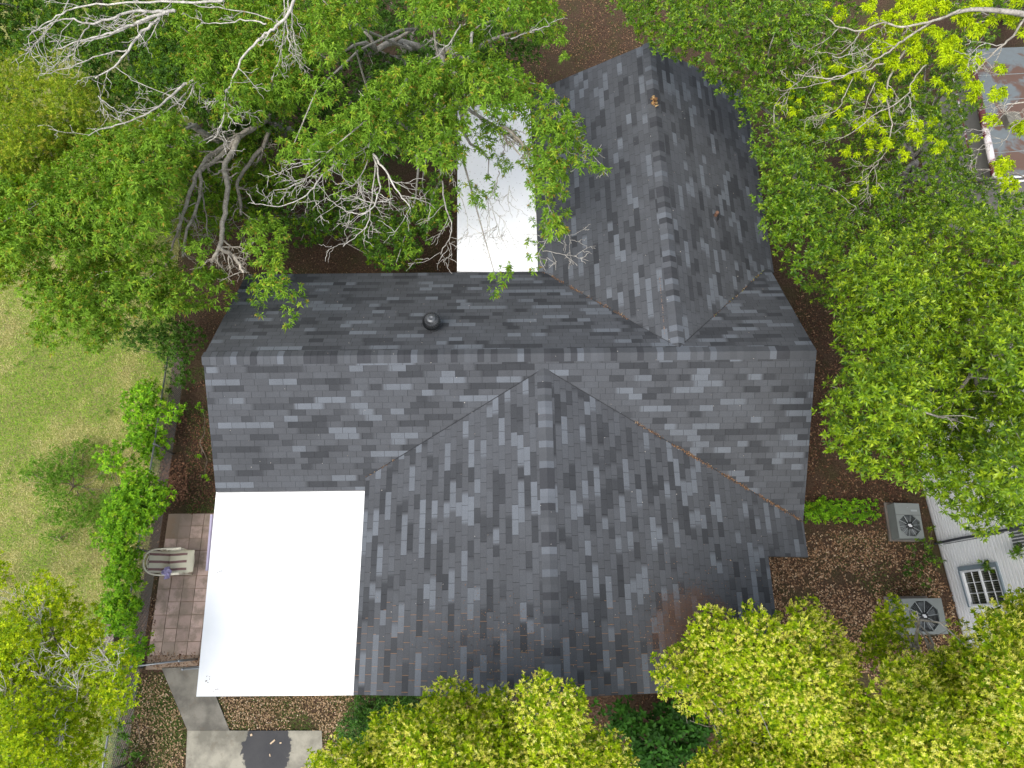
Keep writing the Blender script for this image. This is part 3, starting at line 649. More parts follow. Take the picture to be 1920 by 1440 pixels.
bare_part(treeA, offA, [
 (zz([(330, 20), (300, 22), (250, 20), (205, 36), (165, 44), (130, 36), (100, 42), (62, 60)], 7.9, 8.1), .034, .008, D_),
 (zz([(318, 22), (280, 34), (240, 48), (200, 64), (150, 76), (108, 92)], 7.9, 7.8), .032, .008, D_),
 (zz([(316, 22), (296, 34), (268, 58), (240, 92), (214, 124), (178, 148)], 7.9, 7.5), .036, .010, D_),
 (zz([(238, 94), (210, 98), (165, 113), (120, 130), (72, 138)], 7.6, 7.6), .018, .006, D2),
 (zz([(302, 26), (262, 44), (220, 60), (190, 72), (148, 78), (128, 92)], 7.8, 7.7), .022, .006, D_),
 (zz([(420, 0), (380, 4), (300, 2), (220, 6), (150, 10), (118, 26), (78, 48), (52, 70)], 8.3, 8.2), .024, .007, D_),
 (zz([(168, 44), (150, 74), (140, 98), (118, 116)], 7.9, 7.7), .016, .006, D2),
 (zz([(130, 0), (118, 22), (85, 62), (60, 90), (58, 105)], 8.1, 7.9), .016, .006, D2),
 (zz([(560, -40), (545, 20), (520, 48), (498, 66), (465, 92), (440, 138), (424, 180), (418, 225), (404, 258), (385, 268)], 8.0, 6.6), .036, .007, dict(sub=12, sublen=.7, depth=1)),
 (zz([(500, 45), (470, 38), (430, 42), (400, 44), (375, 43)], 7.6, 7.7), .02, .006, D2),
 (zz([(512, 35), (440, 18), (380, 12), (340, 0), (280, -6)], 7.7, 8.0), .014, .006, D2),
 (zz([(542, -20), (538, 30), (540, 70), (546, 100), (556, 112)], 7.8, 7.2), .016, .006, dict(sub=8, sublen=.5, depth=1, tipdown=.3)),
 (zz([(550, -20), (548, 40), (552, 80), (556, 106)], 7.8, 7.2), .014, .005, dict(sub=7, sublen=.5, depth=1, tipdown=.3)),
 (zz([(534, -20), (533, 50), (528, 90), (518, 130), (510, 145)], 7.7, 7.0), .012, .005, dict(sub=7, sublen=.5, depth=1, tipdown=.3)),
 (zz([(372, 145), (345, 160), (318, 182), (295, 202), (258, 222), (205, 238), (165, 254)], 6.4, 6.7), .034, .007, D_),
 (zz([(370, 145), (355, 180), (330, 222)], 6.4, 6.4), .020, .006, D2), (zz([(368, 150), (330, 195), (300, 215)], 6.2, 6.3), .026, .007, D2),
 (zz([(215, 124), (250, 150), (300, 172), (345, 190)], 7.3, 6.8), .009, .005, D2), (zz([(185, 180), (215, 205), (245, 216)], 6.9, 6.7), .012, .006, D2),
 (zz([(400, 255), (370, 268), (330, 290), (290, 330), (240, 345)], 6.2, 6.4), .02, .006, D2), (zz([(60, 372), (48, 395), (90, 370)], 6.5, 6.5), .008, .004, D2),
 (zz([(225, 505), (170, 520), (140, 545), (108, 560)], 5.6, 5.6), .012, .005, D2), (zz([(330, 480), (300, 505), (250, 540), (195, 570)], 5.4, 5.3), .014, .005, D2),
], RA)

bB = at(800, 120, 0)
subsB = [
 dict(P=[(565, -50), (730, -50), (700, 50), (650, 110), (640, 180), (590, 240), (560, 200), (570, 100)], zc=7.6, ze=6.4, D=70, sp='longleaf', s=29, cr=(.22, .42), gaps=.3, under=.6),
 dict(P=[(730, -50), (900, -50), (1010, -50), (1050, 0), (1068, 80), (1050, 130), (1020, 90), (960, 60), (930, 110), (850, 90), (790, 60), (745, 40)], zc=7.2, ze=6.2, D=70, sp='longleaf', s=29, cr=(.2, .42), gaps=.35, under=.5, keep=.9),
 dict(P=[(640, 190), (700, 140), (780, 100), (880, 70), (960, 110), (1000, 150), (1005, 200), (960, 235), (935, 215), (900, 215), (880, 260), (860, 330), (800, 320), (755, 300), (700, 290), (650, 320), (600, 330), (570, 300), (520, 300), (510, 250), (560, 230)], zc=7.4, ze=6.2, D=80, sp='longleaf', s=30, cr=(.22, .42), gaps=.28, under=.7),
 dict(P=[(985, 130), (1040, 170), (1075, 200), (1092, 250), (1075, 290), (1062, 330), (1060, 380), (1062, 430), (1045, 455), (1018, 440), (1000, 400), (990, 340), (975, 300), (990, 250), (960, 190)], zc=6.4, ze=5.6, D=60, sp='longleaf', s=25, cr=(.18, .34), under=.7, gaps=.1),
 dict(P=[(1076, 250), (1100, 245), (1110, 275), (1135, 305), (1140, 325), (1128, 345), (1110, 330), (1090, 325), (1078, 300)], zc=6.1, ze=5.9, sp='longleaf', s=17, cr=(.10, .17), under=0),
 dict(P=[(862, 325), (905, 330), (912, 350), (930, 360), (912, 385), (895, 400), (875, 375), (862, 350)], zc=6.0, ze=5.6, sp='longleaf', s=19, cr=(.12, .2), under=0, keep=.8),
 dict(P=[(905, 215), (950, 230), (985, 265), (990, 330), (970, 345), (945, 330), (925, 300), (900, 300), (880, 280)], zc=5.6, ze=5.2, sp='longleaf', s=22, cr=(.12, .24), under=.2, keep=.72, lobe=(0, 0)),
 dict(P=[(856, 262), (900, 215), (945, 205), (955, 235), (925, 270), (905, 300), (870, 320)], zc=6.2, ze=5.8, sp='longleaf', s=23, cr=(.13, .26), under=.3, keep=.85, lobe=(0, 0)),
 dict(P=[(905, 330), (930, 335), (925, 372), (940, 385), (925, 400), (905, 380)], zc=5.4, ze=5.2, sp='longleaf', s=20, cr=(.08, .16), under=0, keep=.7, lobe=(0, 0)),
 dict(P=[(965, 370), (985, 385), (1005, 430), (1010, 455), (1000, 480), (985, 465), (985, 430), (968, 395)], zc=5.2, ze=5.0, sp='longleaf', s=19, cr=(.08, .15), under=0, keep=.6),
 dict(P=[(995, 455), (1020, 455), (1018, 480), (1008, 508), (992, 495)], zc=5.0, ze=4.9, sp='longleaf', s=15, cr=(.09, .15), under=0),
 dict(P=[(925, 505), (945, 495), (963, 502), (955, 530), (945, 550), (922, 548), (920, 520)], zc=5.0, ze=4.9, sp='longleaf', s=15, cr=(.08, .14), under=0),
 dict(P=[(700, 290), (755, 305), (745, 350), (760, 400), (730, 390), (690, 350), (640, 365), (600, 350), (615, 330)], zc=6.0, ze=5.4, sp='longleaf', s=25, cr=(.15, .28), keep=.55, under=.4),
 dict(P=[(790, 320), (850, 330), (862, 400), (850, 440), (815, 430), (780, 480), (740, 500), (715, 470), (745, 430), (770, 400)], zc=4.6, ze=4.0, sp=(('longleaf', .6), ('deep', .5)), s=22, cr=(.12, .24), keep=.75, under=.4),
]
treeB, offB = tree('spreading_tree', 'light green tree with pale twigs hanging over the white porch roof', 'tree', subsB, fork_z=3.6, trunk_r=.19, seed=33, base_xy=bB[:2], limbmax=22, twigs=False)
RB = np.random.default_rng(8)
bare_part(treeB, offB, [
 (zz([(765, 145), (742, 186), (716, 212), (704, 245), (692, 276)], 7.3, 6.9), .035, .014, D_),
 (zz([(660, 270), (625, 282), (598, 300), (570, 308), (535, 318)], 6.9, 7.0), .018, .005, D_),
 (zz([(640, 300), (605, 330), (582, 358), (550, 378), (512, 386), (472, 380)], 6.7, 6.8), .020, .006, dict(sub=5, sublen=.5, depth=1)),
 (zz([(600, 315), (575, 335), (545, 350), (512, 358)], 6.6, 6.6), .012, .005, dict(sub=8, sublen=.55, depth=1)),
 (zz([(700, 290), (718, 312), (738, 345), (755, 372), (770, 392)], 7.0, 6.9), .024, .008, D_),
 (zz([(700, 292), (712, 340), (706, 372), (690, 395), (668, 400), (640, 390), (612, 372)], 6.9, 6.9), .020, .006, dict(sub=4, sublen=.5, depth=1)),
 (zz([(706, 292), (700, 330), (696, 380), (690, 420), (670, 440), (645, 460)], 6.8, 6.4), .016, .006, D_),
 (zz([(735, 372), (705, 380), (670, 372), (640, 372)], 6.8, 6.9), .012, .005, D_), (zz([(690, 300), (672, 335), (655, 352), (640, 356)], 6.8, 6.8), .012, .005, D_),
 (zz([(962, -20), (958, 5), (944, 30)], 7.8, 7.6), .022, .012, D2), (zz([(958, 72), (985, 62), (1010, 54), (1030, 49)], 7.4, 7.5), .018, .010, D2),
 (zz([(865, 45), (846, 76), (822, 100), (796, 120)], 7.6, 7.4), .018, .008, D2),
 (zz([(886, 60), (880, 100), (872, 130), (868, 160)], 7.3, 6.9), .035, .012, dict(sub=8, sublen=.5, depth=1, tipdown=.3)),
 (zz([(800, 170), (806, 200), (798, 235), (790, 262)], 7.0, 6.7), .020, .006, D_), (zz([(812, 205), (835, 250), (842, 290)], 6.6, 6.2), .020, .006, D_),
 (zz([(938, 238), (962, 250), (984, 276), (996, 298)], 6.0, 5.9), .045, .02, dict(sub=8, sublen=.4, depth=1, col=(.42, .38, .33))),
 (zz([(945, 245), (950, 262), (975, 290)], 5.9, 5.7), .03, .014, dict(sub=6, sublen=.4, depth=1, col=(.42, .38, .33))),
 (zz([(936, 320), (930, 350), (918, 372), (925, 396), (934, 430), (950, 465)], 5.6, 5.2), .013, .005, D2),
 (zz([(916, 372), (914, 410), (914, 450)], 5.4, 5.2), .010, .004, D2), (zz([(928, 398), (945, 415), (950, 428)], 5.3, 5.2), .008, .004, D2),
 (zz([(934, 420), (920, 440), (905, 460)], 5.3, 5.2), .007, .004, D2), (zz([(956, 348), (954, 385), (960, 408)], 5.4, 5.3), .007, .004, D2),
 (zz([(830, 340), (838, 395), (848, 425), (838, 455), (826, 478)], 5.6, 5.0), .018, .007, D_), (zz([(852, 345), (870, 385), (878, 430), (872, 450)], 5.5, 5.2), .008, .004, D2),
 (zz([(1026, 330), (1022, 370), (1034, 400), (1034, 430)], 6.3, 6.0), .012, .005, D2), (zz([(1035, 175), (1055, 230), (1068, 275)], 6.6, 6.2), .016, .006, D_),
 (zz([(1035, 430), (1022, 455), (1008, 480)], 5.4, 5.1), .012, .005, D2), (zz([(1020, 470), (1050, 476), (1082, 482)], 5.2, 5.2), .010, .004, D2),
 (zz([(1058, 425), (1068, 445), (1070, 458)], 5.4, 5.2), .008, .004, D2), (zz([(1070, 322), (1088, 308), (1102, 285)], 6.0, 6.0), .009, .004, D2),
 (zz([(1090, 260), (1105, 285), (1125, 306), (1138, 320)], 6.1, 6.0), .009, .004, D2),
], RB)

tree('background_tree', 'tree with fine yellow-green leaves at the left edge above the lawn', 'tree', [
 dict(P=[(-160, 90), (-20, 100), (60, 85), (120, 110), (185, 160), (215, 240), (170, 300), (120, 350), (90, 420), (60, 480), (0, 540), (-160, 560)], zc=5.4, ze=4.6, D=110, sp='olive', s=26, cr=(.28, .5), gaps=.05, under=.9)], seed=41, fork_z=2.2)
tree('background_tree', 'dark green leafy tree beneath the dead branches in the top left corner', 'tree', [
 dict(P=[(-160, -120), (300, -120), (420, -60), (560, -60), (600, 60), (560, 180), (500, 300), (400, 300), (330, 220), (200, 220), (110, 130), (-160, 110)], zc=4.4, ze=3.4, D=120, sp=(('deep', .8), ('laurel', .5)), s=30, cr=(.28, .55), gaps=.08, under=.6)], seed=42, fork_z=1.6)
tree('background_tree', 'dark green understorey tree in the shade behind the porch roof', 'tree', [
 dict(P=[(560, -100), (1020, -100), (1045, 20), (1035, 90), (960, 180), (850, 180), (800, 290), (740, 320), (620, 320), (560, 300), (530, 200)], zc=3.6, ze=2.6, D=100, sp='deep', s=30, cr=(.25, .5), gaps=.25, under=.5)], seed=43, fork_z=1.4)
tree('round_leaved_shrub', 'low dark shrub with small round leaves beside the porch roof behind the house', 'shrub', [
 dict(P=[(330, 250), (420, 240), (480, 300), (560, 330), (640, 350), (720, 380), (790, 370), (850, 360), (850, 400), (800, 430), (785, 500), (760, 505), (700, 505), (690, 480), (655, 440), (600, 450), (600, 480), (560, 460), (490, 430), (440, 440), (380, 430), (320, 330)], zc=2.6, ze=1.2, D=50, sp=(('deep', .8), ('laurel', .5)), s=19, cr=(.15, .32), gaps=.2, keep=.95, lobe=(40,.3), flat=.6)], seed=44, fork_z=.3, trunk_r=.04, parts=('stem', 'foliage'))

# right hand side
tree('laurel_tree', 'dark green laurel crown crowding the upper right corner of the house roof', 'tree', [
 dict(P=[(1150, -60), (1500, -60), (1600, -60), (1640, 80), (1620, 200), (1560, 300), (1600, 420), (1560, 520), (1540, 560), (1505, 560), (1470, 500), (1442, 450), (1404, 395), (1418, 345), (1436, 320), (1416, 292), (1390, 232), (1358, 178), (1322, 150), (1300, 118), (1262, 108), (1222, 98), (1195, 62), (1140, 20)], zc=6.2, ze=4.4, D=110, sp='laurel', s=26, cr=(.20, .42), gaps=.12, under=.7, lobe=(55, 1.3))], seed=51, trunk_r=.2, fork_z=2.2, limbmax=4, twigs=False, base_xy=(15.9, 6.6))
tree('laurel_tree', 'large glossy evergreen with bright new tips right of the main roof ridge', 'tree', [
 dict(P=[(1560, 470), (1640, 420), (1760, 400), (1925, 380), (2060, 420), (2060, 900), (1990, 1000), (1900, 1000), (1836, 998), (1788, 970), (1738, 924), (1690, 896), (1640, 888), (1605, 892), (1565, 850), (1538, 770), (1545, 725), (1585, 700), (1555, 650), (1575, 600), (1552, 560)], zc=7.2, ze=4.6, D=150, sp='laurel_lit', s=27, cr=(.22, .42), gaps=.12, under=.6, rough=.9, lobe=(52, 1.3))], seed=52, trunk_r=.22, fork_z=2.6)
tree('laurel_tree', 'dull green evergreen thicket beneath the yellow sprouting branches', 'tree', [
 dict(P=[(1560, 80), (1640, 60), (1800, 60), (1880, 40), (1840, 120), (1815, 150), (1835, 200), (1812, 250), (1850, 330), (1870, 350), (1990, 345), (2060, 420), (1900, 430), (1760, 440), (1660, 460), (1560, 500), (1540, 420), (1580, 300), (1600, 180)], zc=4.6, ze=3.3, D=90, sp='laurel', s=26, cr=(.20, .40), gaps=.15, under=.6, lobe=(50, 1.0)),
 dict(P=[(1500, 540), (1560, 500), (1600, 560), (1600, 620), (1570, 620), (1545, 570)], zc=2.4, ze=1.8, sp='laurel', s=28, cr=(.2, .35))], seed=53, trunk_r=.14, fork_z=1.8)
for P_, lab, sd_ in (([(1700, -60), (2100, -60), (2100, 60), (1860, 40), (1760, 55)], 'dark evergreen crown behind the rusty metal roof in the top right corner', 54),):
    tree('laurel_tree', lab, 'tree', [dict(P=P_, zc=3.6, ze=2.6, D=60, sp='laurel', s=34, cr=(.25, .45), gaps=.3)], seed=sd_, fork_z=1.2)

# thin tree with chartreuse sprouts on bare twigs
RG = np.random.default_rng(12)
gb = at(2050, 40, 0); gt = thing('sprouting_tree', 'bare twiggy tree with bright chartreuse leaf tufts in the upper right', 'tree', gb)
goff = np.array(gb)
m = MB(); m.col = GREY; m.tube([np.array(p) - goff for p in (gb, (gb[0] + .1, gb[1], 2.5), (gb[0] - .1, gb[1] - .1, 4.6), at(1990, 50, 6.2))], [.16, .14, .11, .08], 10)
m.tube([np.array(p) - goff for p in smoothpath([at(1990, 50, 6.2), at(1925, 28, 6.9), at(1870, 20, 7.0), at(1820, 18, 7.0), at(1780, 28, 6.9)])], np.linspace(.075, .03, 17), 8); m.build('trunk', BARK, gt, smooth=True)
BG = dict(sub=6, sublen=.55, depth=1, col=(.42, .39, .34))
bare_part(gt, goff, [
 (zz([(1800, 20), (1740, 42), (1690, 50), (1655, 42), (1612, 58), (1575, 52), (1545, 30), (1490, 30)], 7.0, 7.1), .026, .008, BG),
 (zz([(1785, 26), (1735, 48), (1700, 72), (1672, 92), (1640, 112), (1580, 142), (1540, 146), (1490, 140)], 6.9, 6.9), .028, .007, BG),
 (zz([(1700, 90), (1686, 112), (1668, 145), (1662, 172), (1668, 205), (1672, 235), (1664, 275), (1652, 300)], 6.6, 5.9), .028, .008, BG),
 (zz([(1663, 118), (1636, 126), (1600, 136), (1560, 150), (1520, 160), (1480, 168)], 6.6, 6.8), .020, .006, BG),
 (zz([(1612, 58), (1600, 80), (1575, 100), (1540, 98), (1510, 88)], 6.9, 7.0), .013, .005, BG), (zz([(1575, 52), (1540, 80), (1505, 98)], 6.9, 7.0), .012, .005, BG),
 (zz([(1735, 122), (1712, 150), (1700, 178), (1672, 200), (1640, 215), (1600, 246), (1570, 262)], 6.5, 6.3), .018, .006, BG),
 (zz([(1702, 178), (1708, 200), (1715, 222)], 6.3, 6.2), .010, .005, D2), (zz([(1560, 105), (1585, 105), (1620, 92), (1645, 70)], 6.8, 6.8), .012, .005, D2),
 (zz([(1960, -10), (1920, 36), (1895, 72), (1878, 86), (1850, 112), (1830, 134), (1822, 148)], 7.0, 6.4), .028, .010, BG), (zz([(1878, 84), (1845, 82), (1815, 104)], 6.7, 6.7), .012, .005, D2),
 (zz([(1990, 170), (1925, 190), (1880, 196), (1862, 204)], 6.6, 6.4), .020, .008, BG), (zz([(1905, 190), (1870, 228), (1850, 255)], 6.4, 6.2), .010, .005, D2),
 (zz([(1930, 205), (1915, 225), (1895, 240), (1882, 265), (1850, 270), (1830, 280)], 6.4, 6.1), .012, .005, BG),
 (zz([(1600, 145), (1582, 180), (1570, 205), (1545, 215), (1520, 220)], 6.6, 6.5), .012, .005, BG), (zz([(1640, 155), (1625, 190), (1618, 225)], 6.5, 6.2), .012, .005, BG),
 (zz([(1656, 292), (1640, 312), (1622, 335), (1600, 345)], 6.0, 5.8), .012, .005, BG), (zz([(1520, 340), (1560, 355), (1592, 378), (1610, 395)], 5.2, 5.0), .010, .005, D2),
 (zz([(1530, 120), (1500, 150), (1470, 175), (1450, 210), (1455, 250)], 6.6, 6.2), .010, .005, BG),
], RG)
CL = [(1545, 12, 13), (1572, 26, 16), (1630, 10, 15), (1655, 35, 14), (1700, 8, 24), (1735, 5, 24), (1728, 22, 22), (1765, 15, 20), (1690, 22, 16), (1800, 32, 16), (1822, 14, 18), (1845, 12, 16), (1905, 4, 14), (1668, 36, 16), (1640, 38, 12), (1675, 55, 18), (1698, 45, 13), (1728, 48, 15), (1755, 62, 17), (1812, 42, 18), (1835, 56, 14), (1860, 40, 14), (1885, 34, 18), (1905, 42, 10), (1920, 62, 14),
 (1622, 58, 12), (1650, 86, 15), (1668, 84, 15), (1710, 68, 16), (1715, 86, 13), (1705, 95, 12), (1786, 82, 20), (1775, 108, 17), (1800, 110, 18), (1768, 88, 14), (1830, 60, 15), (1836, 112, 9), (1722, 112, 19), (1700, 132, 14), (1765, 118, 10), (1672, 115, 14), (1638, 112, 9), (1676, 125, 11), (1812, 135, 17), (1826, 165, 20), (1820, 182, 12), (1876, 128, 13), (1872, 174, 18), (1862, 182, 10), (1858, 226, 17), (1880, 310, 22), (1893, 345, 20), (1876, 320, 14), (1908, 242, 18), (1920, 238, 14),
 (1568, 126, 12), (1630, 145, 12), (1612, 130, 10), (1540, 142, 12), (1548, 165, 11), (1552, 182, 12), (1575, 166, 9), (1600, 178, 10), (1615, 175, 10), (1660, 178, 14), (1645, 180, 8), (1723, 152, 9), (1756, 153, 12), (1711, 168, 8), (1540, 205, 12), (1548, 214, 10), (1572, 215, 11), (1590, 205, 6), (1715, 185, 7), (1664, 222, 10), (1612, 236, 14), (1634, 230, 9), (1660, 212, 7), (1650, 240, 7), (1710, 230, 13), (1711, 252, 11), (1722, 266, 9), (1665, 270, 13), (1648, 278, 6), (1485, 58, 9), (1513, 30, 7), (1488, 210, 9), (1465, 200, 9), (1506, 252, 10), (1545, 242, 9), (1602, 355, 9), (1645, 355, 8), (1620, 340, 6), (1830, 260, 8), (1480, 160, 8), (1500, 190, 7), (1520, 150, 7), (1560, 238, 7)]
cx_ = np.array([c[0] for c in CL], float); cyy = np.array([c[1] for c in CL], float); czz = 6.75 - np.clip(cyy - 60, 0, 400) * .0035 + RG.uniform(-.15, .15, len(CL))
RX = np.random.default_rng(91); ex, ey = RX.uniform(1450, 1780, 70), RX.uniform(50, 360, 70); kx = (ey < 370 - (ex - 1450) * .25) & (ex + ey * .3 > 1500); cx_ = np.concatenate([cx_, ex[kx]]); cyy = np.concatenate([cyy, ey[kx]]); czz = np.concatenate([czz, 6.5 - ey[kx] * .003]); C = at_np(cx_, cyy, czz); cr = np.concatenate([np.array([c[2] for c in CL]) / 130.0, RX.uniform(.035, .075, kx.sum())])
v_, f_, c_ = clump_leaves(C, cr, 'chartreuse', RG, -.5, 1.7)
obj('crown', v_ - goff, f_, LEAF, gt, col=c_)

# flowering trees along the front
FL = (('flowering', 1.0), ('floret', 1.6))
tree('flowering_tree', 'dense yellow-green tree covered in pale blossom in front of the lower middle of the house', 'tree', [
 dict(P=[(690, 1350), (720, 1328), (790, 1330), (800, 1300), (822, 1282), (860, 1274), (885, 1292), (925, 1290), (965, 1300), (985, 1270), (1020, 1262), (1060, 1276), (1090, 1310), (1095, 1350), (1125, 1370), (1160, 1372), (1175, 1410), (1200, 1440), (1220, 1540), (560, 1540), (580, 1410), (630, 1398), (690, 1400)], zc=6.4, ze=4.4, D=110, sp=FL, s=26, cr=(.22, .42), gaps=.1, under=.6, rough=.8)], seed=61, trunk_r=.16, fork_z=2.2)
tree('flowering_tree', 'broad pale-blossomed tree overhanging the lower right corner of the grey roof', 'tree', [
 dict(P=[(1228, 1225), (1290, 1205), (1310, 1150), (1340, 1138), (1375, 1160), (1395, 1170), (1395, 1140), (1430, 1125), (1450, 1160), (1490, 1140), (1530, 1118), (1565, 1165), (1600, 1190), (1615, 1230), (1600, 1290), (1620, 1340), (1640, 1440), (1640, 1540), (1250, 1540), (1290, 1440), (1350, 1400), (1355, 1350), (1290, 1330), (1250, 1310), (1230, 1270)], zc=6.2, ze=4.4, D=110, sp=FL, s=26, cr=(.22, .4), gaps=.2, under=.6, rough=.8),
 ], seed=62, trunk_r=.17, fork_z=2.2)
tree('flowering_tree', 'bright pale-blossomed tree filling the bottom right corner', 'tree', [
 dict(P=[(1790, 1160), (1850, 1145), (1925, 1110), (2000, 1090), (2060, 1100), (2060, 1540), (1620, 1540), (1600, 1400), (1590, 1300), (1650, 1260), (1690, 1240), (1740, 1230), (1770, 1210)], zc=6.8, ze=4.6, D=130, sp=FL, s=26, cr=(.24, .44), gaps=.12, under=.6, rough=.9),
 dict(P=[(1615, 1215), (1640, 1160), (1668, 1118), (1695, 1130), (1718, 1165), (1712, 1215), (1680, 1235), (1640, 1250)], zc=4.4, ze=3.6, D=50, sp=(('flowering', 1.0), ('floret', .6)), s=19, cr=(.16, .32), under=.8, lobe=(0, 0))], seed=63, trunk_r=.18, fork_z=2.4)

def extraF(m, off, R):
    for cx_, cy_ in ((45, 1135), (60, 1165), (75, 1165), (20, 1270), (10, 1290), (95, 1275), (115, 1300), (130, 1290), (85, 1325), (100, 1340), (110, 1345), (60, 1350), (110, 1380), (118, 1390), (195, 1225), (205, 1235), (215, 1260), (145, 1290), (55, 1235), (70, 1240), (130, 1230), (20, 1310), (15, 1330)):
        z = 5.75 + R.uniform(-.2, .3)
        bare(m, [np.array(at(cx_ + R.uniform(-8, 8), cy_ + 22, z - .3)), np.array(at(cx_, cy_, z)), np.array(at(cx_ - R.uniform(5, 25), cy_ - R.uniform(10, 25), z + .1))], .012, .005, off, R, 5, .42, 1, (.50, .49, .45))
tree('yellow_green_tree', 'small-leaved yellow-green tree with grey twigs showing in the bottom left corner', 'tree', [
 dict(P=[(-120, 1120), (-20, 1110), (10, 1135), (30, 1100), (60, 1075), (85, 1070), (105, 1090), (130, 1095), (135, 1130), (170, 1132), (190, 1150), (188, 1185), (200, 1205), (232, 1220), (265, 1265), (262, 1300), (235, 1325), (222, 1350), (190, 1370), (200, 1400), (170, 1420), (205, 1440), (215, 1540), (-120, 1540)], zc=5.6, ze=3.9, D=110, sp='smallyellow', s=24, cr=(.18, .36), gaps=.3, under=.45)], seed=71, trunk_r=.13, fork_z=1.8, extra=extraF)
tree('yellow_green_tree', 'small yellow-green crown cut by the left edge of the photo above the bottom left tree', 'tree', [
 dict(P=[(-120, 1030), (-20, 1035), (15, 1045), (32, 1070), (20, 1100), (-30, 1110), (-120, 1110)], zc=4.4, ze=3.8, D=50, sp='smallyellow', s=24, cr=(.16, .3))], seed=72, fork_z=1.4, trunk_r=.07)

# hedge and shrubs
def shrub(name, label, P, zc, ze, sp, s=26, cr=(.15, .3), seed=1, cat='shrub', **k):
    if name == 'hedge_shrub': c_ = np.mean(P, 0); r_ = np.random.default_rng(seed); P = [tuple(c_ + (np.array(p) - c_) * (r_.uniform(1.1, 1.3) if p[0] < c_[0] else r_.uniform(.82, .93)) ) for p in P]
    kw = dict(P=P, zc=zc, ze=ze, D=50, sp=sp, s=s, cr=cr, rough=.2, under=0, flat=.7); kw.update(k)
    return tree(name, label, cat, [kw], seed=seed, fork_z=max(.12, ze * .4), trunk_r=.025, parts=('stem', 'foliage'), limbmax=25, twigs=False, bark=BROWN)
shrub('hedge_shrub', 'bright green shrub where the lawn meets the left corner of the house', [(240, 742), (262, 722), (290, 728), (302, 748), (345, 745), (350, 770), (340, 788), (310, 788), (312, 812), (322, 835), (300, 850), (285, 872), (258, 860), (240, 838), (250, 800), (240, 770)], 1.7, 1.0, 'vine', s=15, cr=(.12, .34), lobe=(28, .35), rough=.4, seed=81)
shrub('hedge_shrub', 'bright green shrub of the hedge row just above the striped chair', [(190, 862), (220, 848), (250, 865), (285, 885), (318, 905), (330, 945), (305, 965), (300, 990), (268, 1010), (240, 1005), (212, 1020), (182, 1008), (200, 960), (215, 920), (235, 890), (195, 890)], 1.8, 1.1, 'vine', s=15, cr=(.12, .34), lobe=(28, .35), rough=.4, seed=82)
shrub('hedge_shrub', 'bright green shrub of the hedge row left of the striped chair', [(205, 1020), (262, 1010), (270, 1035), (258, 1055), (262, 1080), (270, 1100), (255, 1115), (205, 1110), (200, 1080), (208, 1050)], 1.6, 1.1, 'vine', s=15, cr=(.12, .34), lobe=(28, .35), rough=.4, seed=83)
shrub('hedge_shrub', 'bright green shrub of the hedge row below the striped chair', [(198, 1112), (262, 1112), (272, 1128), (256, 1145), (266, 1160), (248, 1175), (240, 1195), (218, 1192), (205, 1178), (192, 1150), (200, 1125)], 1.6, 1.0, 'vine', s=15, cr=(.12, .34), lobe=(28, .35), rough=.4, seed=84)
shrub('hedge_shrub', 'leafy green shrub against the fence above the gate', [(240, 1195), (268, 1182), (288, 1190), (286, 1215), (282, 1235), (262, 1245), (240, 1240), (230, 1215)], 1.3, .7, 'vine', s=15, cr=(.12, .22), seed=85)
shrub('fence_shrub', 'dark green weedy shrub below the gate along the fence', [(228, 1320), (262, 1335), (258, 1365), (265, 1400), (262, 1440), (262, 1520), (225, 1520), (215, 1400), (222, 1360)], .8, .4, 'deep', seed=86, s=20, keep=.7, cr=(.1, .22))
shrub('round_leaved_shrub', 'dark green shrub tight to the upper left corner of the grey roof', [(215, 600), (280, 585), (330, 590), (375, 600), (382, 640), (352, 690), (355, 720), (330, 740), (305, 715), (310, 690), (285, 665), (240, 648), (205, 640)], 1.5, .8, 'deep', seed=87, s=17, cr=(.16, .28))
shrub('feathery_bush', 'airy fine-leaved green bush standing in the lawn', [(30, 900), (75, 842), (110, 835), (130, 812), (165, 820), (190, 850), (215, 880), (225, 930), (200, 970), (180, 1000), (140, 1000), (95, 990), (60, 960), (40, 930), (60, 905)], .6, .2, 'feathery', seed=88, keep=.62, gaps=.55, s=13, cr=(.10, .22), rough=.12)
shrub('feathery_bush', 'small sparse weed tuft on the lawn above the bottom left tree', [(70, 1000), (110, 985), (160, 1000), (120, 1020), (80, 1025)], .4, .2, 'feathery', seed=89, keep=.6, s=18, cr=(.1, .18))
shrub('narrow_leaved_bush', 'dark narrow-leaved bush under the front eave beside the driveway', [(640, 1312), (700, 1306), (800, 1308), (812, 1330), (790, 1370), (740, 1390), (700, 1410), (640, 1410), (634, 1370), (655, 1345)], 1.1, .6, 'bamboo', seed=90, s=16, under=0)
shrub('broad_leaved_plant', 'shaded plant with big dark green leaves between the two blossoming trees', [(1105, 1335), (1130, 1315), (1180, 1305), (1240, 1318), (1290, 1325), (1340, 1345), (1345, 1390), (1310, 1430), (1290, 1500), (1190, 1500), (1170, 1420), (1130, 1370)], 1.1, .5, 'broadleaf', seed=91, s=30, cr=(.2, .36), cat='plant', lower=-.1, keep=.9)
shrub('ground_cover_strip', 'low bright green leafy strip running from the roof corner to the cooling unit', [(1508, 942), (1545, 936), (1590, 940), (1640, 938), (1646, 960), (1640, 980), (1590, 972), (1545, 978), (1510, 976)], .3, .2, 'vine', seed=92, s=10, cr=(.1, .17), cat='plant')
shrub('wall_shrub', 'green shrub between the cooling unit and the white wall', [(1732, 985), (1748, 992), (1752, 1010), (1768, 1040), (1756, 1062), (1740, 1045), (1722, 1028), (1730, 1010)], 1.0, .6, 'laurel', seed=93, s=16, cr=(.1, .2))
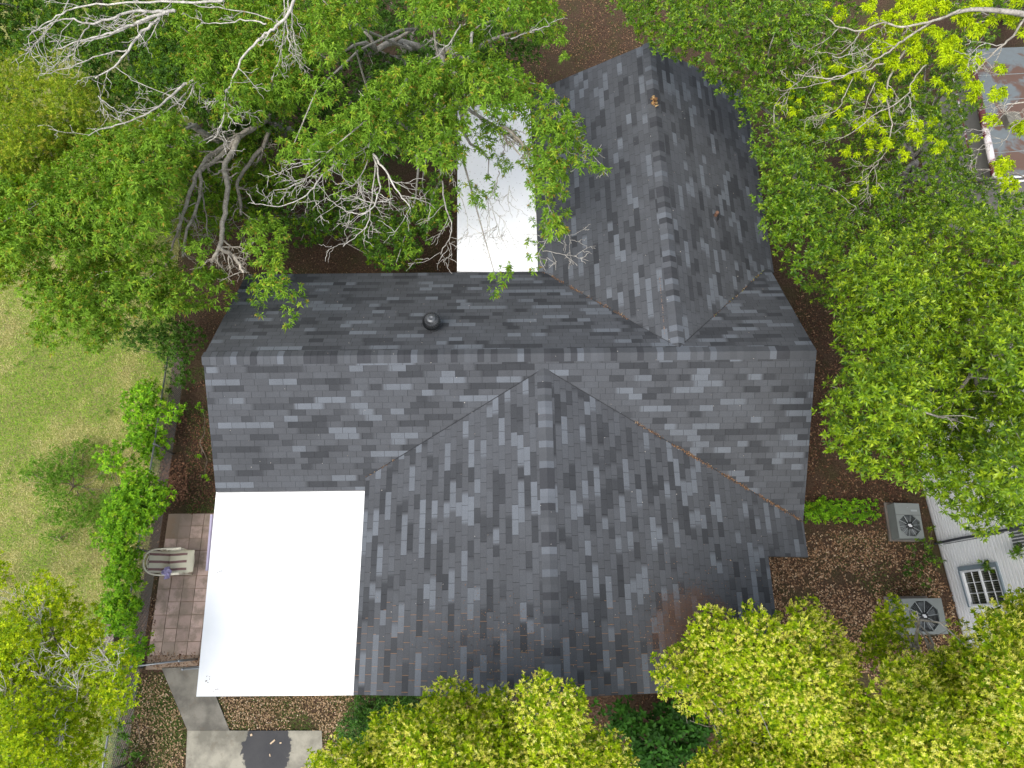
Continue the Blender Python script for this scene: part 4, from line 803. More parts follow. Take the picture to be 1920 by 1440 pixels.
shrub('wall_shrub', 'dark low weeds below the upper cooling unit', [(1690, 1020), (1722, 1018), (1750, 1050), (1752, 1090), (1735, 1105), (1705, 1080), (1690, 1050)], .4, .2, 'deep', seed=94, s=17, keep=.65, cr=(.08, .16))
shrub('low_weeds', 'patch of low dark green weeds beside the left gable edge of the roof', [(335, 700), (372, 690), (385, 760), (395, 850), (398, 905), (370, 900), (360, 820), (345, 760)], .2, .12, 'vine', seed=95, s=19, keep=.28, cr=(.05, .11), cat='plant')

# ------------------------------------------------------------ fence, gate, chair
FX = -2.47; FZ = 1.08
WIRE = simple('galvanised_wire', (.26, .26, .265), .5, .5, metal=.3); RAILM = simple('galvanised_rail', (.27, .28, .29), .4, .5, metal=.5, var=.2)
def chain_fence(name, label, A, B, zt, group=None, cat='fence'):
    A = Vector((A[0], A[1], 0)); B = Vector((B[0], B[1], 0)); L = (B - A).length; d = (B - A).normalized(); root = thing(name, label, cat, A, 0, group)
    m = MB(); m.tube([(0, 0, zt), d * L + Vector((0, 0, zt))], .021, 8); m.build('top_rail', RAILM, root, smooth=True)
    n = max(1, round(L / 2.6))
    for i in range(n + 1):
        m = MB(); p = d * (L * i / n); m.tube([p, p + Vector((0, 0, zt + .03))], .028, 8); m.build('post', RAILM, root, smooth=True)
    m = MB(); s_ = .075; H = zt - .04; k = int(L / s_)
    side = Vector((-d.y, d.x, 0)) * .024
    for i in range(-int(H / s_), k):
        for sg in (1, -1):
            a0 = max(0, i * s_); a1 = min(L, i * s_ + H)
            if a1 - a0 < .03: continue
            z0 = a0 - i * s_; z1 = a1 - i * s_
            if sg < 0: z0, z1 = H - z0, H - z1
            m.tube([d * a0 + Vector((0, 0, z0 + .03)) + side, d * a1 + Vector((0, 0, z1 + .03)) + side], .0036, 3, cap=False)
    m.build('wire_mesh', WIRE, root); return root
gy = at(300, 1247, .9)[1]
chain_fence('chain_link_fence', 'long chain-link fence between the lawn and the paved yard', (FX, gy), (FX - .02, 1.6), FZ)
chain_fence('chain_link_fence', 'front run of chain-link fence below the gate', (FX - .02, -10.5), (FX, gy - .08), FZ)
ga = at(255, 1252, 1.05); gb_ = at(334, 1241, 1.05)
chain_fence('chain_link_fence', 'short cross run of chain-link fence with a battered pale top rail', (FX + .03, ga[1]), (gb_[0], gb_[1] + .02), 1.0)
chain_fence('metal_gate', 'narrow chain-link gate ending under the white carport roof', (gb_[0] + .1, gb_[1] - .16), (.45, gb_[1] - .10), .98, cat='gate')

# striped patio chair facing east
ch = thing('patio_chair', 'cream framed patio chair with cream and maroon striped cushions', 'chair', (-1.95, at(318, 1055, .4)[1], 0), math.radians(3))
CREAM = simple('cream_frame', (.80, .75, .61), .4, .5, var=.05); 
def stripe_mat():
    t = NT('striped_cushion'); p = t.pos(); sx = t.n('ShaderNodeSeparateXYZ'); t.L(p, sx.inputs[0])
    y = t.math('ADD', sx.outputs[1], t.math('MULTIPLY_ADD', t.noise(p, 4, 2), .02, -.01)); f = t.math('FRACT', t.math('MULTIPLY_ADD', y, 5.6, .5)); s_ = t.math('LESS_THAN', t.math('ABSOLUTE', t.math('SUBTRACT', f, .5)), .155)
    s2 = t.math('LESS_THAN', t.math('ABSOLUTE', t.math('SUBTRACT', f, .5)), .19)
    front = t.math('LESS_THAN', sx.outputs[0], .43); s_ = t.math('MULTIPLY', s_, front); s2 = t.math('MULTIPLY', s2, front)
    c = t.mix(t.math('MULTIPLY', s2, .5), (.66, .63, .50), (.36, .24, .24)); c = t.mix(s_, c, (.19, .085, .10)); n = t.noise(p, 9, 4)
    c = t.mix(t.math('MULTIPLY', n, .35), c, (.42, .40, .30)); t.bump(t.noise(p, 12, 3), .4, .01); return t.fin(c, .9, .15)
STR = stripe_mat()
def cushion(P0, P1, P2, P3, th, nm):
    """puffy quilted pad between four corners (P0,P1 = one end, P3,P2 = other)"""
    P0, P1, P2, P3 = map(Vector, (P0, P1, P2, P3)); n = 12; N = (P1 - P0).cross(P3 - P0).normalized(); vv = []
    for side in (1, -1):
        for j in range(n + 1):
            for i in range(n + 1):
                u, v = i / n, j / n; p = (P0 * (1 - u) + P1 * u) * (1 - v) + (P3 * (1 - u) + P2 * u) * v
                e = (min(u, 1 - u) * 2) ** .35 * (min(v, 1 - v) * 2) ** .35; e = max(e, 0) * (1 - .10 * (abs(math.sin(v * math.pi * 2)) < .25)); vv.append(p + N * (side * th * .5 * e + .0))
    q = (n + 1) ** 2; ff = []
    for j in range(n):
        for i in range(n): a = j * (n + 1) + i; ff.append((a, a + 1, a + n + 2, a + n + 1)); ff.append((q + a, q + a + n + 1, q + a + n + 2, q + a + 1))
    return obj(nm, vv, ff, STR, ch, smooth=True)
W2 = .27
cushion((-.06, -W2, .42), (-.06, W2, .42), (.585, W2, .445), (.585, -W2, .445), .14, 'seat_cushion')
cushion((-.30, -W2 + .02, .90), (-.30, W2 - .02, .90), (-.02, W2, .44), (-.02, -W2, .44), .12, 'back_cushion')
hoop = [(.30, -.30, .62), (.05, -.315, .64), (-.15, -.31, .72), (-.27, -.27, .88), (-.36, -.16, .96), (-.39, 0, .98), (-.36, .16, .96), (-.27, .27, .88), (-.15, .31, .72), (.05, .315, .64), (.30, .30, .62)]
m = MB(); m.tube(smoothpath(hoop), .021, 8); m.build('back_frame', CREAM, ch, smooth=True)
m = MB(); h2 = [(-.05, -.24, .40), (-.2, -.23, .66), (-.3, -.18, .84), (-.35, 0, .90), (-.3, .18, .84), (-.2, .23, .66), (-.05, .24, .40)]; m.tube(smoothpath(h2), .014, 6)
for yy in np.linspace(-.18, .18, 5): m.tube([(-.04, yy, .38), (-.19, yy, .64), (-.33, yy, .87)], .010, 6)
m.build('back_slats', CREAM, ch, smooth=True)
m = MB(); m.tube(smoothpath([(-.08, -.27, .37), (.3, -.28, .37), (.50, -.22, .37), (.56, 0, .37), (.50, .22, .37), (.3, .28, .37), (-.08, .27, .37), (-.10, 0, .37)]), .016, 6)
for yy in np.linspace(-.2, .2, 6): m.tube([(-.08, yy, .365), (.5, yy, .365)], .009, 5)
m.build('seat_frame', CREAM, ch, smooth=True)
for sx_ in (-1, 1):
    m = MB(); m.tube(smoothpath([(.30, sx_ * .30, .62), (.36, sx_ * .30, .55), (.36, sx_ * .29, .35), (.40, sx_ * .29, .03)]), .018, 7); m.build('leg', CREAM, ch, smooth=True)
    m = MB(); m.tube(smoothpath([(-.15, sx_ * .30, .70), (-.14, sx_ * .29, .4), (-.24, sx_ * .28, .03)]), .018, 7); m.build('leg', CREAM, ch, smooth=True)
    m = MB(); m.box(-.02, .34, sx_ * .30 - .028, sx_ * .30 + .028, .635, .662, bev=.01); m.build('armrest', CREAM, ch)
# lilac cloth draped on the near arm
q = at(312, 1074, .68); R_ = random.Random(3); n = 18; vv = []; ff = []
for j in range(n + 1):
    for i in range(n + 1):
        u, v = (i / n - .5), (j / n - .5); r = math.hypot(u, v); a = math.atan2(v, u); x = u * .22 * (1 + .12 * math.sin(a * 3)); y = v * .27 * (1 + .15 * math.cos(a * 4 + 1))
        z = .045 * math.sin(a * 5 + r * 9) * r * 2 + .05 * (1 - r * 1.2) + (-.16 * max(0, -v - .12)) - .10 * max(0, r - .35) + .012 * math.sin(i * 1.7 + j * 2.3); vv.append((x, y, z))
for j in range(n):
    for i in range(n):
        if math.hypot((i + .5) / n - .5, (j + .5) / n - .5) < .52: a = j * (n + 1) + i; ff.append((a, a + 1, a + n + 2, a + n + 1))
CLO = simple('lilac_cloth', (.38, .34, .54), .9, .1, var=.2); o = obj('cloth', vv, ff, CLO, smooth=True); o.location = (q[0], q[1], .675); tag(o, 'crumpled lilac cloth draped over the arm of the striped chair', 'cloth')
sm_ = o.modifiers.new('thick', 'SOLIDIFY'); sm_.thickness = .006

# weathered boards under the hedge
q0 = at(216, 1178, .25); bd = thing('wooden_step', 'weathered grey boards showing below the hedge by the bottom left tree', 'boards', (q0[0], q0[1], 0))
WOOD = simple('weathered_wood', (.17, .135, .115), .85, .2, var=.3, scale=14, bump=.3)
m = MB(); m.box(-.03, .03, -.75, .15, .12, .30, bev=.004); m.build('rail', WOOD, bd)
for i in range(6):
    m = MB(); m.box(-.28, -.035, -.72 + i * .14, -.60 + i * .14, .16, .19, bev=.004); m.build('board', WOOD, bd)
m = MB(); m.box(-.28, -.22, -.74, .14, .0, .155); m.box(-.05, .02, -.74, .14, 0, .115); m.build('support', WOOD, bd)

# ------------------------------------------------------------ cooling units
ACM = simple('unit_grey_paint', (.215, .235, .225), .5, .4, var=.12, scale=5); ACD = simple('unit_inner_dark', (.025, .027, .028), .6); ACL = simple('unit_rib_metal', (.33, .36, .36), .45, .5, metal=.2)
PADM = concrete_mat('pad_concrete', (.20, .175, .15))
def ac_unit(label, cx, cy, W, L, H, fr, fy, rz, panel):
    root = thing('air_conditioner', label, 'air conditioner', (cx, cy, 0), rz, 'outdoor cooling units by the white wall')
    m = MB(); m.box(-W / 2 - .05, W / 2 + .06, -L / 2 - .03, L / 2 + .08, -.02, .07, bev=.008); m.build('concrete_pad', PADM, root)
    # cabinet: side walls and a top with an octagonal opening
    m = MB(); t_ = .02; z0, z1 = .075, H
    m.box(-W / 2, -W / 2 + t_, -L / 2, L / 2, z0, z1 - .0); m.box(W / 2 - t_, W / 2, -L / 2, L / 2, z0, z1); m.box(-W / 2 + t_, W / 2 - t_, -L / 2, -L / 2 + t_, z0, z1); m.box(-W / 2 + t_, W / 2 - t_, L / 2 - t_, L / 2, z0, z1)
    oc = [(math.cos(math.pi / 8 + k * math.pi / 4) * fr, fy + math.sin(math.pi / 8 + k * math.pi / 4) * fr) for k in range(8)]
    # ring between octagon and rectangle
    def proj(x, y):
        y -= fy; hx, hy0, hy1 = W / 2, L / 2 - fy, L / 2 + fy; s_ = min(hx / abs(x) if x else 9e9, (hy0 if y > 0 else hy1) / abs(y) if y else 9e9); return (x * s_, fy + y * s_)
    N = 64; inn = []; 
    for k in range(N):
        a = 2 * math.pi * k / N; q = math.cos(math.pi / 8) / math.cos(((a) % (math.pi / 4)) - math.pi / 8) if False else 1
        # octagon radius with flat sides facing the axes
        b = ((a + math.pi / 8) % (math.pi / 4)) - math.pi / 8; r = fr * math.cos(math.pi / 8) / math.cos(b); inn.append((r * math.cos(a), fy + r * math.sin(a)))
    outp = [proj(p[0], p[1]) for p in inn]
    corners = [(W / 2, L / 2), (-W / 2, L / 2), (-W / 2, -L / 2), (W / 2, -L / 2)]
    for c in corners:
        k = min(range(N), key=lambda i: (outp[i][0] - c[0]) ** 2 + (outp[i][1] - c[1]) ** 2); outp[k] = c
    vv = [(p[0], p[1], z1 + .003) for p in inn] + [(p[0], p[1], z1 + .003) for p in outp] + [(p[0], p[1], z1 - .04) for p in inn]
    ff = [(k, N + k, N + (k + 1) % N, (k + 1) % N) for k in range(N)] + [(k, (k + 1) % N, 2 * N + (k + 1) % N, 2 * N + k) for k in range(N)]
    m.add(vv, ff); 
    for zf in (.3, .55, .8): m.box(-W / 2 - .004, -W / 2 - .001, -L / 2 + .02, L / 2 - .02, z0 + (z1 - z0) * zf, z0 + (z1 - z0) * zf + .012)
    m.box(-W / 2 + .01, W / 2 - .01, -L / 2 - .006, -L / 2 - .001, z1 - .05, z1 - .02)
    m.build('cabinet', ACM, root)
    m = MB(); m.box(-W / 2 + .03, W / 2 - .03, -L / 2 + .03, L / 2 - .03, z0, z1 - .16); m.build('coil', ACD, root)
    # fan blades and spider guard
    m = MB()
    for k in range(5):
        a = 2 * math.pi * k / 5 + .3; vv = []
        for r, w0 in ((.05, .35), (fr * .5, .55), (fr * .88, .50)):
            vv.append((r * math.cos(a - w0 / 2), fy + r * math.sin(a - w0 / 2), z1 - .085)); vv.append((r * math.cos(a + w0 / 2), fy + r * math.sin(a + w0 / 2), z1 - .055))
        m.add(vv, [(0, 1, 3, 2), (2, 3, 5, 4)])
    m.build('fan', simple('fan_blade', (.09, .10, .105), .4, .5), root)
    g_ = MB()
    for k in range(10):
        a = 2 * math.pi * k / 10 + .12; b = ((a + math.pi / 8) % (math.pi / 4)) - math.pi / 8; r = fr * math.cos(math.pi / 8) / math.cos(b)
        g_.tube([(.05 * math.cos(a), fy + .05 * math.sin(a), z1 - .004), (r * math.cos(a), fy + r * math.sin(a), z1 - .004)], .007, 5)
    for rr in np.linspace(.12, fr * .95, 9): g_.tube([(rr * math.cos(2 * math.pi * k / 24), fy + rr * math.sin(2 * math.pi * k / 24), z1 - .010) for k in range(24)], .0022, 3, closed=True)
    g_.build('fan_guard', ACL, root)
    h = MB(); h.lathe([(.088, z1 - .012), (.088, z1 + .008), (.07, z1 + .012)], 24, (0, fy, 0)); hub = h.build('hub_badge', ACD, root)
    e = MB(); e.box(-.048, .026, fy + .012, fy + .036, z1 + .0125, z1 + .0155, bev=.0012); e.box(-.028, .048, fy - .034, fy - .010, z1 + .0125, z1 + .0155, bev=.0012); e.box(-.05, .05, fy - .006, fy + .008, z1 + .0125, z1 + .0155, bev=.0012); e.build('badge_mark', WHITEP, hub)
    if panel:
        m = MB(); m.box(-W / 2 + .004, W / 2 - .004, L / 2 - panel, L / 2 - panel + .006, z1 + .004, z1 + .009); m.build('panel_seam', ACD, root)
        m = MB(); m.box(.08, .24, L / 2 - .205, L / 2 - .16, z1 + .004, z1 + .008); m.box(-.01, .02, L / 2 - .12, L / 2 - .105, z1 + .004, z1 + .010); m.build('label_plate', ACL, root)
    return root
a, b, c, d_ = at(1677, 944, .42), at(1723, 944, .42), at(1731, 1010, .42), at(1683, 1010, .42)
cx_, cy_ = (a[0] + b[0] + c[0] + d_[0]) / 4, (a[1] + b[1] + c[1] + d_[1]) / 4
ac_unit('grey fan unit above, with its whole octagonal guard in clear view', cx_, cy_, b[0] - a[0], a[1] - d_[1], .45, .285, -.12, math.radians(-2), .30)
a, b, c, d_ = at(1692, 1122, .72), at(1769, 1122, .72), at(1773, 1189, .72), at(1696, 1189, .72)
cx_, cy_ = (a[0] + b[0] + c[0] + d_[0]) / 4, (a[1] + b[1] + c[1] + d_[1]) / 4
ac_unit('larger grey fan unit below, partly hidden by the blossoming tree', cx_, cy_, b[0] - a[0] - .02, a[1] - d_[1], .74, .375, .0, 0, 0)

# ------------------------------------------------------------ white neighbouring building
O = Vector((17.43, -2.24, 0)); RZ = math.radians(3.67); nb = thing('white_building', 'white clapboard building with a sliding window at the right edge', 'building', O, RZ)
Mi = (Matrix.Translation(O) @ Matrix.Rotation(RZ, 4, 'Z')).inverted(); nrm = Matrix.Rotation(RZ, 3, 'Z') @ Vector((-1, 0, 0))
def on_wall(px, py, off=0.0):
    d = Vector(CR @ np.array([(px - 960) / F, (720 - py) / F, -1.0])); c = Vector((CX, CY, CZ)); k = ((O + nrm * off) - c).dot(nrm) / d.dot(nrm); return Mi @ (c + d * k)
wc = [on_wall(*p) for p in ((1803, 1067), (1872, 1053), (1886, 1128), (1824, 1142))]
wy0, wy1 = (wc[2].y + wc[3].y) / 2, (wc[0].y + wc[1].y) / 2; wz0, wz1 = (wc[0].z + wc[3].z) / 2, (wc[1].z + wc[2].z) / 2
m = MB(); YA, YB, ZT = -7.5, 1.3, 4.3; BH = .112; n = int(ZT / BH)
for i in range(n):
    z = .12 + i * BH; spans = [(YA, YB)]
    if z + BH > wz0 and z < wz1: spans = [(YA, wy0), (wy1, YB)]
    for y0, y1 in spans:
        pr_ = [(-.024, z), (-.020, z + BH * .66), (-.004, z + BH * .74), (-.002, z + BH), (-.024, z + BH)]; vv = []
        for x_, z_ in pr_: vv += [(x_, y0, z_), (x_, y1, z_)]
        m.add(vv, [(2 * q, 2 * q + 2, 2 * q + 3, 2 * q + 1) for q in range(4)])
m.box(.02, .12, YA, wy0, 0, ZT); m.box(.02, .12, wy1, YB, 0, ZT); m.box(.02, .12, wy0, wy1, 0, wz0); m.box(.02, .12, wy0, wy1, wz1, ZT); m.box(.12, 8, YB - .12, YB, 0, ZT); m.box(.12, 8, YA, YA + .12, 0, ZT)
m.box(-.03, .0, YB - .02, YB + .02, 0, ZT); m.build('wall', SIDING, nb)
m = MB(); m.box(-.05, 9, YA - .3, YB + .3, ZT + .003, ZT + .12); m.build('roof', simple('pale_roof_metal', (.5, .5, .5), .5), nb)
BLUE = simple('blue_grey_trim', (.20, .25, .28), .5)
fr = MB(); fr.box(-.06, -.024, wy1 - .07, wy1 + .03, wz0 - .06, wz1 + .06); fr.box(-.06, -.024, wy0 - .02, wy1 - .071, wz1 - .0, wz1 + .07); fr.box(-.06, -.024, wy0 - .02, wy1 - .071, wz0 - .07, wz0 - .02); win = fr.build('window', BLUE, nb)
f2 = MB(); ym = (wy0 + wy1) / 2
for (a0, a1, b0, b1, xo) in ((wy0, wy1 - .075, wz0 - .018, wz0 + .045, -.05), (wy0, wy1 - .075, wz1 - .045, wz1 - .003, -.05), (wy0, wy0 + .045, wz0 + .046, wz1 - .046, -.05), (wy1 - .12, wy1 - .076, wz0 + .046, wz1 - .046, -.05)): f2.box(xo, .06, a0, a1, b0, b1)
zm = wz0 + (wz1 - wz0) * .5; f2.box(-.035, .05, wy0 + .046, wy1 - .121, zm - .022, zm + .022)
gy0, gy1 = wy0 + .046, wy1 - .121
for k in (1, 2):
    y = gy0 + (gy1 - gy0) * k / 3; f2.box(-.012, .004, y - .007, y + .007, wz0 + .046, zm - .023); f2.box(-.012, .004, y - .007, y + .007, zm + .023, wz1 - .046)
for z0, z1 in ((wz0 + .046, zm - .023), (zm + .023, wz1 - .046)): zz_ = (z0 + z1) / 2; f2.box(-.014, .003, gy0, gy1, zz_ - .007, zz_ + .007)
f2.build('sash', WHITEP, win)
t = NT('window_glass'); p = t.pos(); sx = t.n('ShaderNodeSeparateXYZ'); t.L(p, sx.inputs[0]); f_ = t.math('FRACT', t.math('MULTIPLY', sx.outputs[1], 19.0))
GL = t.fin(t.mix(t.math('LESS_THAN', f_, .45), (.02, .025, .02), (.085, .09, .065)), .12, .6)
m = MB(); m.box(.008, .014, gy0, gy1, wz0 + .046, wz1 - .046); m.build('pane', GL, win)
PB = simple('dark_conduit', (.05, .055, .065), .5)
p0, p1 = on_wall(1748, 1020, .05), on_wall(1835, 1004, .05); yy = (p0.y + p1.y) / 2
m = MB(); m.tube([(-.055, yy, .0), (-.055, yy + .01, 1.1), (-.05, yy - .005, 2.2), (-.055, yy, ZT - .01)], .030, 8); m.lathe([(.05, -.05), (.055, 0), (.05, .05)], 12, (-.06, yy, p1.z + .1)); m.tube([(-.03, yy - .05, .3), (-.04, yy - .06, 1.4), (-.03, yy - .045, 2.6)], .007, 5); m.build('conduit', PB, nb)
v0 = on_wall(1897, 1000); m = MB()
for k in range(9): m.box(-.045, -.024, v0.y - .32 + k * .07, v0.y - .28 + k * .07, v0.z, v0.z + .9)
m.build('louvre', simple('louvre_dark', (.10, .11, .11), .5), nb)
for (px, py, r, lab) in ((1848, 1062, .09, 'small vine tuft growing over the top corner of the sliding window'), (1905, 1030, .06, 'sparse dark creeper on the white wall by the louvre')):
    q = on_wall(px, py, .08); qw = (Matrix.Translation(O) @ Matrix.Rotation(RZ, 4, 'Z')) @ q; R = np.random.default_rng(int(px)); C = np.array(qw) + R.normal(0, .09, (5, 3)) * [.4, 1, 1]
    rt = thing('creeper', lab, 'plant', (qw.x, qw.y, qw.z)); v_, f_, c_ = clump_leaves(C, np.full(5, r), 'laurel', R, -.9, .8); obj('foliage', v_ - np.array(qw), f_, GLOSSLEAF, rt, col=c_)
    m = MB(); m.col = BROWN; m.tube([(-.0, -.05, -q.z * .0 - .2), (0, 0, 0), (0, .08, .15)], .008, 5); m.build('stem', BARK, rt)

# ------------------------------------------------------------ rusty flat-roofed shed, top right
def rust_mat():
    t = NT('rusted_roof_sheet'); p = t.pos(); n = t.noise(p, 1.1, 5, .55, .3); n2 = t.noise(p, 9, 5, .6)
    c = t.mix(t.ramp(n, [(.50, (0, 0, 0)), (.55, (1, 1, 1))]), (.15, .18, .19), (.125, .066, .045)); c = t.mix(t.math('MULTIPLY', n2, .5), c, (.10, .09, .08)); t.bump(n2, .3, .01); return t.fin(c, .7, .3)
shp = [at(x, y, 3.1) for x, y in ((1822, 92), (1872, 333), (2150, 310), (2110, 80))]
sh = thing('metal_roofed_shed', 'shed with a rusty patched flat metal roof in the upper right corner', 'shed', (sum(p[0] for p in shp) / 4, sum(p[1] for p in shp) / 4, 0)); so_ = Vector(sh.location)
loc = [(p[0] - so_.x, p[1] - so_.y) for p in shp]
m = MB(); m.prism(loc, 3.0, 3.1); m.build('roof', rust_mat(), sh)
m = MB(); ins = [(x * .93, y * .93) for x, y in loc]; m.prism(ins, 0, 2.99); m.build('wall', simple('shed_wall', (.35, .33, .3), .8), sh)
def maroon_mat():
    t = NT('peeling_maroon_paint'); p = t.pos(); n = t.noise(p, 1.7, 5, .6, .5); c = t.ramp(n, [(.44, (.11, .03, .035)), (.50, (.13, .04, .045)), (.54, (.60, .55, .55)), (.8, (.7, .68, .68))]); return t.fin(c, .45, .4)
MAR = maroon_mat()
m = MB(); l0, l1 = Vector((*loc[0], 3.12)), Vector((*loc[1], 3.12)); off_ = Vector((-.10, -.02, 0)); m.tube([l0 + off_, (l0 + l1) / 2 + off_, l1 + off_], .085, 10); m.build('edge_roll', MAR, sh, smooth=True)
m = MB(); m.tube([l0 + Vector((-.42, 0, -.35)), l1 + Vector((-.36, .15, -.35)), l1 + Vector((-.2, .02, -.35))], .024, 4); m.build('gutter', MAR, sh)
m = MB(); l2 = Vector((*loc[2], 3.12)); m.tube([l1 + Vector((0, -.03, .0)), l2 + Vector((0, -.03, 0))], .035, 4); m.tube([l1 + Vector((0, -.13, -.05)), l2 + Vector((0, -.13, -.05))], .03, 4); m.build('front_trim', WHITEP, sh)
for k in (.22, .42, .62, .82):
    m = MB(); e0 = Vector((*loc[0], 3.102)).lerp(Vector((*loc[1], 3.102)), k); e1 = Vector((*loc[3], 3.102)).lerp(Vector((*loc[2], 3.102)), k); m.tube([e0, e1], .012, 4); m.build('sheet_seam', simple('seam', (.2, .22, .22), .6), sh)
q = at(1898, 226, 3.2); m = MB(); m.box(-.19, .19, -.2, .2, 0, .19, bev=.012); o = m.build('concrete_block', concrete_mat('block_concrete', (.19, .18, .15))); o.location = (q[0], q[1], 3.105); o.rotation_euler = (0, 0, .1); tag(o, 'square grey concrete block lying on the rusty roof', 'block')

# ------------------------------------------------------------ litter, grass, debris
def flat_leaves(x, y, z, L, W, pal, R, curl=.5, up=.45):
    N = len(x); C = np.stack([x, y, z], 1); a = R.uniform(0, 6.283, N); D = unit(np.stack([np.cos(a), np.sin(a), R.normal(0, up * .5, N)], 1)); Nn = unit(np.stack([R.normal(0, up, N), R.normal(0, up, N), np.ones(N)], 1)); S = unit(np.cross(D, Nn)); Nn = np.cross(S, D)
    l = (L * R.uniform(.6, 1.3, N))[:, None]; w_ = (W * R.uniform(.6, 1.3, N))[:, None] / 2; cu = (curl * R.uniform(.2, 1, N))[:, None]
    V = np.stack([C - D * l / 2, C + S * w_ + Nn * w_ * cu, C + D * l / 2 + Nn * l * .08, C - S * w_ + Nn * w_ * cu], 1).reshape(-1, 3); i0 = np.arange(N) * 4
    pal = np.array(pal); c = pal[R.choice(len(pal), N, p=pal[:, 3] / pal[:, 3].sum()), :3] * R.uniform(.75, 1.25, (N, 1))
    return V, np.concatenate([np.stack([i0, i0 + 1, i0 + 2], 1), np.stack([i0, i0 + 2, i0 + 3], 1)]), np.repeat(c, 4, 0)
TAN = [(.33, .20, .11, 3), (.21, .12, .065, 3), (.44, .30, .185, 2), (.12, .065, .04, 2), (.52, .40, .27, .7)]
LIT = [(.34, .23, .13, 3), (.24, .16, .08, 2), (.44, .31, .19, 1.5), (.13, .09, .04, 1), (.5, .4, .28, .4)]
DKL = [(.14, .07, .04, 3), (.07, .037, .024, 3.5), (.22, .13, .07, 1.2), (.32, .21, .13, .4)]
RL = np.random.default_rng(77); parts_ = []
for P_, n_, pal, L_ in (
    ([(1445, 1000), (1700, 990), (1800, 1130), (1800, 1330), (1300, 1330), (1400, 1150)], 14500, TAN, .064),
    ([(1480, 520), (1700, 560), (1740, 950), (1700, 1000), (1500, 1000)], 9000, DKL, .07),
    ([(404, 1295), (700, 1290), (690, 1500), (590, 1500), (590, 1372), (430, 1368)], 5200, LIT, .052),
    ([(250, 1262), (310, 1262), (350, 1370), (345, 1500), (240, 1500)], 2000, LIT, .055),
    ([(310, 740), (420, 700), (420, 960), (290, 970)], 2600, DKL + [(.24, .12, .07, 2)], .06),
    ([(300, 860), (352, 860), (352, 940), (305, 945)], 500, [(.27, .14, .08, 2), (.17, .08, .05, 1)], .08),
    ([(250, 960), (300, 960), (292, 1250), (245, 1250)], 800, DKL, .05),
    ([(288, 970), (300, 970), (292, 1240), (278, 1240)], 260, TAN, .05), ([(290, 1222), (380, 1222), (380, 1255), (285, 1255)], 300, DKL + TAN[:2], .045),
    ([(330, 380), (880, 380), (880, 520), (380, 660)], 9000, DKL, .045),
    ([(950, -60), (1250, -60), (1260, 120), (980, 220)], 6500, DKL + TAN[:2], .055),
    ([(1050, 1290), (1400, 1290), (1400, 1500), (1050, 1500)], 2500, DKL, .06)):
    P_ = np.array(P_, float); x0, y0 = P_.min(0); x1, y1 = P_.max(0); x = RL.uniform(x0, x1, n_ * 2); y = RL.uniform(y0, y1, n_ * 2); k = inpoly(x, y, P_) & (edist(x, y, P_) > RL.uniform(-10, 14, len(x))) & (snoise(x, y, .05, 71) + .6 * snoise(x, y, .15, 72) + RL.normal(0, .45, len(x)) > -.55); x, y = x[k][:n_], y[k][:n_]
    W3 = at_np(x, y, np.full(len(x), .015)); parts_.append(flat_leaves(W3[:, 0], W3[:, 1], RL.uniform(.012, .045, len(x)), L_, L_ * .5, pal, RL))
V, Fc, Cc = joinparts(parts_); tag(obj('leaf_litter', V, Fc, DRY, col=Cc), 'brown fallen leaves scattered over the bare ground round the house', 'leaf litter', kind='stuff')
# weed tufts in the lawn
wx, wy = RL.uniform(-10, -3, 260), RL.uniform(-7, 6, 260); kw_ = snoise(wx, wy, 1.6, 31) > .1; wx, wy = wx[kw_], wy[kw_]
wc_ = np.stack([wx, wy, np.full(len(wx), .02)], 1); v_, f_, c_ = clump_leaves(wc_, RL.uniform(.03, .11, len(wx)), 'feathery', RL, .1, .8); tag(obj('lawn_weeds', v_, f_, GRASSM, col=c_), 'small green weed tufts scattered through the lawn', 'weeds', kind='stuff')
# grass blades on the lawn
def grass(x, y, h, wd, pal, R, z=.006, sel=None):
    N = len(x); a = R.uniform(0, 6.283, N); lean = R.uniform(.3, 1.3, N) * h; l = h * R.uniform(.5, 1.3, N); b = R.uniform(0, 6.283, N)
    p0 = np.stack([x + np.cos(a) * wd, y + np.sin(a) * wd, np.full(N, z)], 1); p1 = np.stack([x - np.cos(a) * wd, y - np.sin(a) * wd, np.full(N, z)], 1); p2 = np.stack([x + np.cos(b) * lean, y + np.sin(b) * lean, z + l * .7], 1)
    V = np.stack([p0, p1, p2], 1).reshape(-1, 3); pal = np.array(pal)
    if sel is None: c = pal[R.choice(len(pal), N, p=pal[:, 3] / pal[:, 3].sum()), :3]
    else: c = np.where((R.random(N) < sel)[:, None], pal[R.integers(0, len(pal) // 2, N), :3], pal[R.integers(len(pal) // 2, len(pal), N), :3])
    return V, (np.arange(N) * 3)[:, None] + np.array([0, 1, 2]), np.repeat(c * R.uniform(.8, 1.2, (N, 1)), 3, 0)
N = 230000; x = RL.uniform(-11.5, -2.7, N); y = RL.uniform(-9.2, 7.5, N); k = x < np.interp(y, [-9, -3.2, -1, 1.5, 6, 8], [-2.85, -2.75, -2.8, -2.9, -3.3, -3.4]) + RL.normal(0, .12, N); x, y = x[k], y[k]
nz = snoise(x, y, 1.1, 5) + .8 * snoise(x, y, 3.4, 6) + .5 * snoise(x, y, 9., 16); straw = np.clip(.46 + .62 * nz, .02, .93)
GP = [(.62, .56, .24), (.50, .47, .18), (.70, .64, .33), (.26, .46, .04), (.36, .56, .05), (.13, .27, .03)]
V, Fc, Cc = grass(x, y, .068 * 1.0, .0065, GP, RL, sel=straw); tag(obj('lawn_grass', V, Fc, GRASSM, col=Cc), 'patchy green and straw coloured lawn grass left of the fence', 'grass', kind='stuff')
